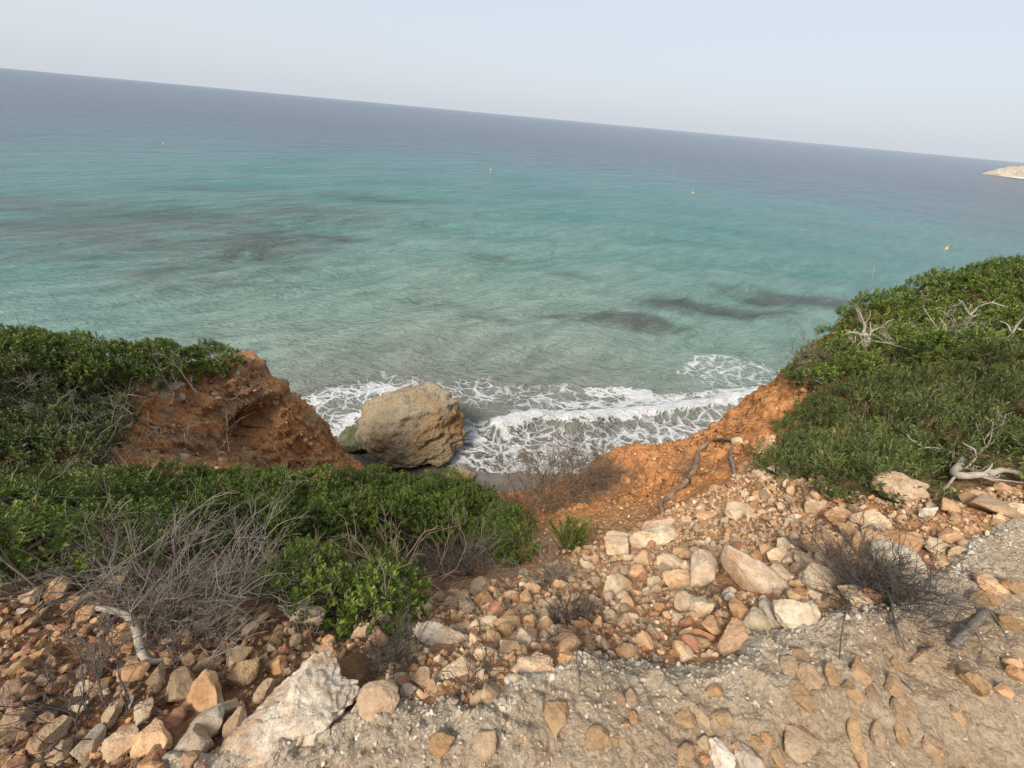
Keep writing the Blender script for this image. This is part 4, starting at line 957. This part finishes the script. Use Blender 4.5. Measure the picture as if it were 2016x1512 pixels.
def shrub(name, label, poly, off, seed, xr, yr, nl, lobe_r, leafL, leafW, nleaf, per, matk, group, dead=0.0, pinn=False, stem=.06, extra_lobes=(), tone0=.45, twig='twig', flat=.8):
    """a low thicket: overlapping rounded lobes over the ground, sprigs of leaves on them"""
    r = np.random.default_rng(seed)
    pp = np.array(poly, float); qx = r.uniform(pp[:, 0].min(), pp[:, 0].max(), 5000); qy = r.uniform(pp[:, 1].min(), pp[:, 1].max(), 5000)
    m = inpoly(qx, qy, poly); Q = hit(qx[m][:1400], qy[m][:1400], off)
    m = (np.hypot(Q[:, 0], Q[:, 1]) < 24) & (Q[:, 0] > xr[0]) & (Q[:, 0] < xr[1]) & (Q[:, 1] > yr[0]) & (Q[:, 1] < yr[1])
    x, y = Q[m, 0], Q[m, 1]; g = Q[m, 2] - off
    pr_ = (x * x + y * y + 4); kp = r.random(len(x)) < np.clip(pr_ / np.percentile(pr_, 75), .15, 1); x, y, g = x[kp], y[kp], g[kp]
    cx_, cy_, cz_, cr_ = [], [], [], []
    for i in range(len(x)):
        if len(cx_) >= nl: break
        rr = lobe_r * r.uniform(.65, 1.3)
        if cx_ and np.min(np.hypot(np.array(cx_) - x[i], np.array(cy_) - y[i])) < lobe_r * .55: continue
        cx_.append(x[i]); cy_.append(y[i]); cz_.append(g[i] + off * r.uniform(.75, 1.1) - rr * .75); cr_.append(rr)
    for (px, py, dd, rr) in extra_lobes:
        p = Pd(px, py, dd); cx_.append(p[0]); cy_.append(p[1]); cz_.append(p[2]); cr_.append(rr)
    LC = np.stack([cx_, cy_, cz_], 1); LR = np.array(cr_)
    # sample sprigs over lobes
    wgt = LR ** 2; n = int(nleaf / per); li = r.choice(len(LR), n, p=wgt / wgt.sum())
    d = unit(r.normal(size=(n, 3)) + np.array([0, 0, .35])); d[:, 2] = np.where(d[:, 2] < -.25, -d[:, 2], d[:, 2])
    dep = 1 - .38 * r.random(n) ** 1.7
    lump = 1 + .13 * fbm((LC[li] + d * LR[li][:, None]) * (1.1 / lobe_r), 3)
    P = LC[li] + d * (LR[li] * dep * lump)[:, None] * np.array([1, 1, flat])
    ok = P[:, 2] > height(P[:, 0], P[:, 1], crust=False) - .03
    inside = np.zeros(n, bool)
    for j in range(len(LR)):
        inside |= (np.linalg.norm((P - LC[j]) / (LR[j] * np.array([1, 1, flat])), axis=1) < .66)
    ok &= ~inside; ok &= fbm(P * (2.1 / lobe_r) + 3.3, 2) > -.30; P, d, dep = P[ok], d[ok], dep[ok]
    A = unit(d * .7 + np.array([0, 0, .75]) + r.normal(0, .35, d.shape))
    tone = np.clip(tone0 + .40 * fbm(P * 2.2, 3) + r.normal(0, .1, len(P)), .08, .95)
    root = empty(name, LC[:, :].mean(0) * np.array([1, 1, 0]) + np.array([0, 0, float(np.min(LC[:, 2]))]))
    tag(root, label, 'shrub', group)
    leaf_mesh('foliage', P - stem * .5 * A, A, per, leafL, leafW, matk, root, seed + 1, stem, loc=root.location, tone=tone, pinnate=pinn)
    # branches inside and a few dead twigs sticking out
    nb = min(len(LR) * 4, 230); bi = r.integers(len(LR), size=nb)
    st = LC[bi] + r.normal(0, .25, (nb, 3)) * LR[bi][:, None]; st[:, 2] = height(st[:, 0], st[:, 1], crust=False) - .02
    tgt = LC[bi] + unit(r.normal(size=(nb, 3)) + np.array([0, 0, .6])) * LR[bi][:, None] * .62
    Lb = np.linalg.norm(tgt - st, axis=1)
    lv = branching(st, tgt - st, Lb, np.full(nb, .010 if lobe_r < .5 else .014), r, 2, 7, .14, .0, 3, .6)
    V, F = cat_tubes(lv); tag(mk('branches', V, F, MS['twigbrown'], root, loc=root.location), kind='stuff')
    if dead > 0:
        nd_ = int(dead); si = r.integers(len(P), size=nd_); dd = unit(A[si] + r.normal(0, .5, (nd_, 3)) + np.array([0, 0, .3]))
        lv = branching(P[si] - dd * lobe_r * .35, dd, r.uniform(.5, 1.0, nd_) * lobe_r * 1.15, np.full(nd_, .0045 if lobe_r < .5 else .007), r, 2, 6, .2, .05, 3, .5)
        V, F = cat_tubes(lv); tag(mk('dead_twigs', V, F, MS[twig], root, loc=root.location), kind='stuff')
    return root
def dead_shrub(name, label, base, nst, length, rad, seed, matk, lean=(0, 0, 1), spread=.9, levels=3, kids=4, curl=.2, up=.03, foot=.06, shrink=.58, group='leafless shrubs'):
    r = np.random.default_rng(seed); base = np.asarray(base, float)
    P0 = base + r.normal(0, foot, (nst, 3)) * np.array([1, 1, .2]); P0[:, 2] -= .03
    D0 = unit(np.asarray(lean, float) + r.normal(0, spread, (nst, 3)) * np.array([1, 1, .45])); D0[:, 2] = np.abs(D0[:, 2]) + .05
    lv = branching(P0, D0, length * r.uniform(.6, 1.2, nst), rad * r.uniform(.6, 1.3, nst), r, levels, 7, curl, up, kids, shrink)
    root = empty(name, base); tag(root, label, 'dead shrub', group)
    V, F = cat_tubes(lv[:1], 4); tag(mk('stems', V, F, MS[matk], root, loc=base), kind='stuff')
    V, F = cat_tubes(lv[1:], 3); tag(mk('twigs', V, F, MS[matk], root, loc=base), kind='stuff')
    return root
def limb(name, label, pts, radii, matk, sides=8, cat='branch', wob=.006, seed=1, group=None):
    """one piece of wood through the points"""
    pts = np.asarray(pts, float); n = len(pts); r = np.random.default_rng(seed)
    t = np.linspace(0, n - 1, n * 8); i = np.clip(t.astype(int), 0, n - 2); u = (t - i)[:, None]
    p0 = pts[np.clip(i - 1, 0, n - 1)]; p1 = pts[i]; p2 = pts[i + 1]; p3 = pts[np.clip(i + 2, 0, n - 1)]
    P = .5 * ((2 * p1) + (-p0 + p2) * u + (2 * p0 - 5 * p1 + 4 * p2 - p3) * u ** 2 + (-p0 + 3 * p1 - 3 * p2 + p3) * u ** 3)
    P = P + wob * np.stack([fbm(xyz(t * .7, k * 9.0 + seed, 0.5), 3) for k in range(3)], 1)
    R = np.interp(t, np.arange(n), radii) * (1 + .18 * fbm(xyz(t * 1.3, seed * 1.0, 0), 3))
    V, F = tubes(P[None], R[None], sides)
    o = mk(name, V, F, MS[matk], loc=pts[0]); o.location = pts[0]; bm = bmesh.new(); bm.from_mesh(o.data)
    bm.verts.ensure_lookup_table(); bm.faces.new([bm.verts[k] for k in range(sides)][::-1]); bm.faces.new([bm.verts[len(bm.verts) - sides + k] for k in range(sides)]); bm.to_mesh(o.data); bm.free()
    tag(o, label, cat, group); return o
def on(px, py, off=0.0): return hit(px, py)[0] + np.array([0, 0, off])

G1 = 'green thicket shrubs'
shrub('mastic_shrub', 'wide glossy green thicket between the big dead shrub and the surf boulder', [(380, 935), (640, 925), (760, 928), (915, 930), (985, 985), (1035, 1050), (1010, 1070), (940, 1040), (800, 1020), (560, 1020), (400, 1045)], .42, 201, (-4.2, .6), (1.2, 4.6), 90, .26, .034, .017, 165000, 11, 'leaf', G1, dead=10, stem=.07)
shrub('mastic_shrub', 'dull green thicket at the left edge behind the big dead shrub', [(-160, 930), (250, 915), (400, 937), (420, 1030), (300, 1040), (180, 1050), (-160, 1050)], .40, 202, (-6.2, -1.2), (.6, 4.2), 75, .26, .034, .017, 100000, 11, 'leaf', G1, dead=35, tone0=.38, stem=.07)
shrub('mastic_shrub', 'bright green low bush in front of the dark hollow under the thicket', [(550, 1085), (640, 1070), (700, 1095), (790, 1135), (785, 1180), (650, 1195), (600, 1150)], .26, 203, (-1.8, .2), (.5, 2.2), 14, .20, .030, .016, 17000, 11, 'leaf', G1, dead=10, stem=.06, tone0=.62)
G2 = 'shrubs on the left headland'
shrub('mastic_shrub', 'long green hedge-like shrub along the crest of the left headland', [(-160, 625), (60, 642), (250, 662), (400, 676), (478, 704), (440, 718), (330, 725), (230, 735), (100, 700), (-160, 690)], .36, 204, (-14, -5), (4.4, 8.6), 95, .30, .05, .026, 66000, 11, 'leaf', G2, dead=4, stem=.09)
shrub('mastic_shrub', 'dull shrub on the near slope of the left headland below the crest hedge', [(-160, 690), (100, 705), (220, 742), (205, 830), (130, 870), (-160, 890)], .30, 205, (-12, -4.6), (2.6, 7.2), 90, .30, .046, .024, 56000, 11, 'leaf3', G2, dead=90, stem=.09)
G3 = 'shrubs on the right ridge'
shrub('mastic_shrub', 'dense green shrub covering the far crest of the right ridge', [(1565, 735), (1600, 680), (1690, 585), (1850, 520), (2016, 480), (2200, 440), (2200, 660), (1900, 665), (1800, 680), (1690, 730)], .30, 206, (4.5, 17), (5, 13.5), 330, .32, .058, .029, 140000, 11, 'leaf', G3, dead=60, stem=.11, tone0=.62)
shrub('lentisk_shrub', 'near green bush with narrow paired leaves at the right edge above the path', [(1525, 885), (1580, 815), (1625, 775), (1690, 735), (1780, 690), (1900, 660), (2200, 600), (2200, 925), (1900, 895), (1790, 925), (1700, 950), (1640, 930), (1560, 915)], .20, 207, (2.4, 8.5), (1.8, 7.4), 300, .20, .046, .013, 160000, 12, 'leaf2', G3, dead=70, pinn=True, stem=.12, tone0=.5, flat=.7)
# small plants
def tuft(name, label, px, py, n, hgt, seed, matk='leaf', per=26, Ln=.035, Wn=.005):
    b = on(px, py); r = np.random.default_rng(seed); d = unit(r.normal(0, .24, (n, 3)) + np.array([0, 0, 1.0]))
    P0 = b + r.normal(0, hgt * .14, (n, 3)) * np.array([1, 1, 0]); root = empty(name, b); tag(root, label, 'plant')
    leaf_mesh('leaves', P0, d, per, Ln, Wn, matk, root, seed, hgt, spread=(.25, .7), loc=b, tone=np.full(n, .82))
    P = np.stack([P0, P0 + d * hgt * .5, P0 + d * hgt], 1); V, F = tubes(P, np.full((n, 3), .003)); mk('stem', V, F, MS['twigbrown'], root, loc=b)
tuft('pine_seedling', 'small bushy green sprig alone on the bare orange soil', 1122, 1074, 60, .30, 301, 'leaf', 60, .045, .008)
tuft('green_sprout', 'small leafy green sprout between the rocks right of the pale pink rock', 1852, 985, 10, .10, 302, 'leaf2', 10, .035, .014)
tuft('green_sprout', 'low green sprout at the lower hem of the near bush', 1640, 985, 12, .10, 303, 'leaf2', 12, .035, .012)
tuft('green_sprout', 'tiny green sprout beside pale stones near the cliff edge root', 1510, 900, 9, .08, 304, 'leaf2', 10, .035, .012)

# leafless shrubs
dead_shrub('dead_shrub', 'big pale grey leafless shrub spreading over the stones at left', on(390, 1212), 75, .36, .004, 401, 'twig', lean=(.08, .2, .7), spread=.85, kids=5, levels=3, foot=.15)
dead_shrub('dead_shrub', 'low grey tangle of twigs at the left edge under the thicket', on(120, 1185), 30, .36, .0045, 402, 'twig', lean=(.2, .1, .35), spread=.9, kids=4, levels=3, foot=.12)
dead_shrub('dead_shrub', 'grey leafless shrub arching in front of the wide thicket', on(915, 1130), 34, .42, .0058, 403, 'twig', lean=(-.2, .1, .75), spread=.8, kids=4, levels=3, curl=.22, foot=.08)
dead_shrub('dead_shrub', 'dark brown tangle of fallen branches under the bright low bush', on(745, 1200), 34, .42, .0065, 404, 'twigbrown', lean=(.3, 0, .22), spread=.9, kids=4, levels=3, foot=.14)
dead_shrub('dead_shrub', 'small pale leafless shrub with a twisted stem beside the gully', on(1075, 1150), 14, .30, .005, 405, 'twig', lean=(.1, .1, .7), spread=.75, kids=4, levels=3, foot=.04)
dead_shrub('dead_shrub', 'round dark tuft of twigs in the middle of the rubble', on(1128, 1222), 60, .12, .0028, 406, 'twigdark', lean=(0, .1, .7), spread=.8, kids=4, levels=3, foot=.035)
dead_shrub('dead_shrub', 'dark round tuft with sparse green at the left rubble edge', on(780, 1308), 80, .13, .0018, 407, 'twigdark', lean=(0, .1, .8), spread=.7, kids=4, levels=3, foot=.04)
dead_shrub('dead_shrub', 'small dark twig tuft sitting on the crust edge', on(930, 1372), 30, .13, .0022, 408, 'twigdark', lean=(0, .1, .5), spread=.9, kids=3, levels=3, foot=.03)
dead_shrub('dead_shrub', 'spiky grey-black dead tuft on the path edge at right', on(1725, 1180), 150, .25, .0026, 409, 'twigdark', lean=(0, .2, .55), spread=.95, kids=4, levels=3, foot=.05)
dead_shrub('dead_shrub', 'sprawling black twigs over the stones at the bottom left corner', on(175, 1425), 26, .28, .0035, 410, 'twigdark', lean=(-.5, -.1, .28), spread=.7, kids=4, levels=3, foot=.04)
dead_shrub('dead_shrub', 'little black twigs caught between stones left of the orange block', on(1425, 1200), 14, .10, .0028, 411, 'twigdark', lean=(0, .1, .6), spread=.9, kids=3, levels=3, foot=.025)
dead_shrub('dead_shrub', 'brown dry bush at the mouth of the gully above the sand', on(1085, 985), 150, .70, .0075, 412, 'twigbrown', lean=(0, .1, .8), spread=.6, kids=5, levels=3, foot=.45)
dead_shrub('dead_shrub', 'brown dry bush nearest the orange knoll at the gully mouth', on(1185, 962), 140, .50, .0075, 413, 'twigbrown', lean=(.2, .1, .7), spread=.7, kids=4, levels=3, foot=.30)
dead_shrub('dead_shrub', 'faint brown dry clump on the orange wall behind the root', on(1352, 935), 26, .30, .004, 414, 'twigbrown', lean=(0, 0, .9), spread=.5, kids=3, levels=3, foot=.10)
dead_shrub('dead_shrub', 'pale grey dead brush at the hem of the left headland shrubs', on(110, 890), 50, .45, .005, 415, 'twig', lean=(.1, .1, .7), spread=.8, kids=4, levels=3, foot=.75)
dead_shrub('dead_shrub', 'dark bare bush standing above the hedge on the left headland', on(190, 668), 22, .50, .009, 417, 'twigdark', lean=(.35, .1, .6), spread=.6, kids=4, levels=3, foot=.30)
dead_shrub('dead_shrub', 'pale dead brush at the seaward end of the right ridge', on(1655, 742), 30, .7, .008, 418, 'twig', lean=(-.7, 0, .35), spread=.6, kids=4, levels=3, foot=.25)
dead_shrub('dead_shrub', 'bleached dead brush between the two green shrubs of the right ridge', on(1850, 690), 14, .65, .010, 419, 'bleached', lean=(-.3, .2, .6), spread=.8, kids=4, levels=3, foot=.45)

# roots, sticks, bare branches
limb('root', 'long curved grey root hanging down the orange gully wall', [on(1443, 872, .05), on(1412, 872, .09), on(1385, 885, .12), on(1370, 905, .13), on(1358, 938, .13), on(1340, 962, .12), on(1312, 982, .09), on(1302, 1000, .05), on(1306, 1012, -.02)], [.020, .030, .036, .038, .038, .034, .030, .024, .016], 'root', cat='root', wob=.035, seed=1)
limb('root', 'short dark root dropping beside the perched cream stone', [on(1438, 872, .05), on(1437, 890, .05), on(1436, 905, .05), on(1442, 925, .04), on(1446, 940, 0)], [.012, .02, .022, .022, .016], 'twig', cat='root', wob=.015, seed=2)
limb('branch', 'smooth bent whitish stick lying on the brown soil at left', [on(195, 1205, .04), on(228, 1212, .05), on(262, 1225, .05), on(278, 1250, .045), on(282, 1280, .03), on(290, 1303, .014), on(318, 1304, .012), on(340, 1292, .012)], [.010, .012, .0145, .0145, .013, .013, .011, .002], 'bleached', cat='stick', wob=.003, seed=3)
limb('branch', 'grey broken stick lying in the rubble above the dead tuft', [on(1530, 1062, .03), on(1560, 1075, .03), on(1590, 1088, .03), on(1620, 1102, .03)], [.013, .015, .015, .014], 'twig', cat='stick', wob=.004, seed=4)
limb('branch', 'cut grey stick lying on the path at the right', [on(1930, 1210, .03), on(1908, 1232, .03), on(1888, 1254, .03), on(1868, 1276, .02)], [.013, .015, .015, .014], 'twig', cat='stick', wob=.003, seed=5)
limb('branch', 'thin dark twig hanging over the crust under the dead tuft', [on(1660, 1190, .04), on(1655, 1225, .025), on(1652, 1260, .02), on(1650, 1300, .012)], [.003, .003, .003, .0015], 'twigdark', cat='twig', wob=.004, seed=6)
limb('branch', 'forked dark twig running down the crust from the dead tuft', [on(1740, 1180, .05), on(1750, 1215, .025), on(1762, 1250, .02), on(1778, 1285, .012)], [.004, .004, .0035, .0015], 'twigdark', cat='twig', wob=.004, seed=7)
limb('branch', 'thin dark stick lying by the tan round-ended stone', [on(1762, 1335, .01), on(1780, 1350, .012), on(1798, 1366, .01)], [.003, .003, .002], 'twigdark', cat='twig', wob=.002, seed=8)
limb('branch', 'long dark branch reaching from the dead tuft towards the right edge', [on(1760, 1172, .06), on(1820, 1182, .06), on(1880, 1192, .05), on(1930, 1215, .05), on(1975, 1270, .03)], [.0055, .005, .0045, .0035, .0015], 'twigdark', cat='twig', wob=.006, seed=9)
def bare_branch(label, pts, radii, seed, matk='bleached', nk=7, ln=.35, sub=2):
    """a forked bare branch: limb plus side branches"""
    pts = np.asarray(pts, float); r = np.random.default_rng(seed); root = empty('bare_branch', pts[0]); tag(root, label, 'branch', 'bleached bare branches')
    o = limb('limb', None, pts, radii, matk, 7, None, .02, seed); 
    for k_ in list(o.keys()): del o[k_]
    o.parent = root; o.location = (0, 0, 0)
    i = r.integers(0, len(pts) - 1, nk); u = r.random(nk)[:, None]; st = pts[i] * (1 - u) + pts[i + 1] * u
    d = unit(unit(pts[i + 1] - pts[i]) + r.normal(0, .7, (nk, 3)) + np.array([0, 0, .3]))
    lv = branching(st, d, ln * r.uniform(.6, 1.3, nk), np.full(nk, np.mean(radii) * .5), r, sub, 7, .22, .03, 3, .55)
    V, F = cat_tubes(lv, 5); tag(mk('side_branches', V, F, MS[matk], root, loc=pts[0]), kind='stuff')
bare_branch('thick bleached branch with forks on the right ridge between green shrubs', [on(1990, 692, .12), on(1940, 686, .2), on(1905, 676, .30), on(1897, 662, .36), on(1880, 655, .34)], [.05, .05, .045, .04, .02], 501, ln=.5)
bare_branch('grey stump-like branch at the seaward end of the right ridge', [on(1697, 716, -.05), on(1694, 706, .12), on(1690, 696, .30), on(1675, 690, .38)], [.055, .05, .04, .02], 502, nk=6, ln=.38)
bare_branch('thin white branch curving over the right ridge above the orange cliff', [on(1620, 765, .0), on(1632, 745, .1), on(1645, 728, .2), on(1668, 712, .25), on(1690, 722, .2)], [.02, .02, .018, .016, .01], 503, nk=4, ln=.25)
bare_branch('knotted grey branch creeping over stones at the right edge below the bush', [on(1872, 905, .22), on(1868, 930, .16), on(1866, 952, .09), on(1910, 954, .10), on(1960, 950, .12), on(2030, 966, .08)], [.012, .024, .030, .024, .020, .014], 504, nk=7, ln=.2)
bare_branch('slim pale branch rising out of the near green bush', [on(1845, 985, .02), on(1870, 955, .07), on(1912, 910, .13), on(1932, 878, .17), on(1945, 850, .2)], [.008, .008, .007, .005, .003], 505, nk=5, ln=.14)
bare_branch('pale forked twig on the dark crest of the right ridge', [on(1815, 655, .12), on(1820, 645, .2), on(1828, 632, .28), on(1836, 622, .3)], [.018, .016, .012, .008], 506, nk=6, ln=.32)
bare_branch('pale branch sprawling in the far green shrub at the right edge', [on(1960, 655, .16), on(1985, 672, .2), on(2010, 678, .2), on(2050, 690, .16)], [.02, .022, .02, .015], 507, nk=6, ln=.35)

# ------------------------------------------------------------------ buoys and far point
MB_ = plain('buoy_yellow', (0.75, 0.42, 0.03), .45)
def lathe(prof, n=20):
    pr = np.array(prof, float); an = np.arange(n) * 2 * math.pi / n
    V = np.stack([pr[:, 0, None] * np.cos(an), pr[:, 0, None] * np.sin(an), np.repeat(pr[:, 1, None], n, 1)], -1).reshape(-1, 3)
    i = np.arange(len(pr) - 1)[:, None] * n + np.arange(n); j = np.arange(len(pr) - 1)[:, None] * n + (np.arange(n) + 1) % n
    return V, np.stack([i, j, j + n, i + n], -1).reshape(-1, 4)
for px, py, lb, s in [(1862, 491, 'yellow buoy nearest the right ridge', .5), (1364, 381, 'yellow buoy afloat in the turquoise water right of centre', .45), (966, 335, 'yellow buoy afloat near the middle of the bay', .4), (322, 284, 'yellow buoy far out at the left', .4)]:
    p = Pz(px, py, 0); rt = empty('buoy', (p[0], p[1], 0.0)); tag(rt, lb, 'buoy', 'yellow buoys'); rt.scale = (s, s, s)
    V, F = lathe([(.01, -.3), (.3, -.25), (.42, 0), (.42, .12), (.34, .25), (.2, .5), (.12, .8), (.01, .86)]); mk('float', V, F, MB_, rt)
    V, F = lathe([(.01, .84), (.05, .85), (.05, 1.05), (.01, 1.06)], 10); mk('top_mark', V, F, MB_, rt)
a = Pz(1966, 346, 0); ix = np.linspace(a[0] - 4, a[0] + 190, 150); iy = np.linspace(a[1] - 60, a[1] + 90, 110); IX, IY = np.meshgrid(ix, iy)
ctr = a[1] + .6 * (IX - a[0]) + 4
prof = np.clip((IX - a[0]) / 30, 0, 1) ** .5 * np.exp(-((IY - ctr) / 13) ** 4)
IZ = -1.2 + prof * (6.6 + 2.0 * fbm(xyz(IX * .05, IY * .05, 0), 4)) + 2.2 * prof * ridged(xyz(IX * .16, IY * .16, 0), 4) - 1.0 * prof
mp, t_, b_ = mat('far_limestone'); n_ = noise(t_, .25, 6, .7, pos(t_))
cc_ = ramp(t_, n_, [(.3, (.30, .24, .17)), (.5, (.50, .42, .32)), (.7, (.58, .51, .41))]); t_.links.new(cc_, b_.inputs['Base Color']); b_.inputs['Roughness'].default_value = .9
t_.links.new(bump(t_, n_, 3.0), b_.inputs['Normal'])
o = mk('headland', np.stack([IX, IY, IZ], -1).reshape(-1, 3), gridfaces(150, 110), mp); tag(o, 'low pale rocky point on the horizon at the right edge', 'headland', kind='structure')
fp_ = plain('surf_white', (.8, .82, .82), .8)
rr_ = np.linspace(0, 1, 60); sx1 = a[0] - 8 + rr_ * 45; cen = a[1] - 20 + .6 * (sx1 - a[0])
sv = np.concatenate([xyz(sx1, cen + 16 + 2 * fbm(xyz(rr_ * 9, 0, 0), 3), .25), xyz(sx1, cen - 1 - 3 * fbm(xyz(rr_ * 7, 3, 0), 3), .25)])
o = mk('surf', sv, np.stack([np.arange(59), np.arange(59) + 1, np.arange(59) + 61, np.arange(59) + 60], 1), fp_); tag(o, 'white surf breaking round the far rocky point', 'surf', kind='structure')
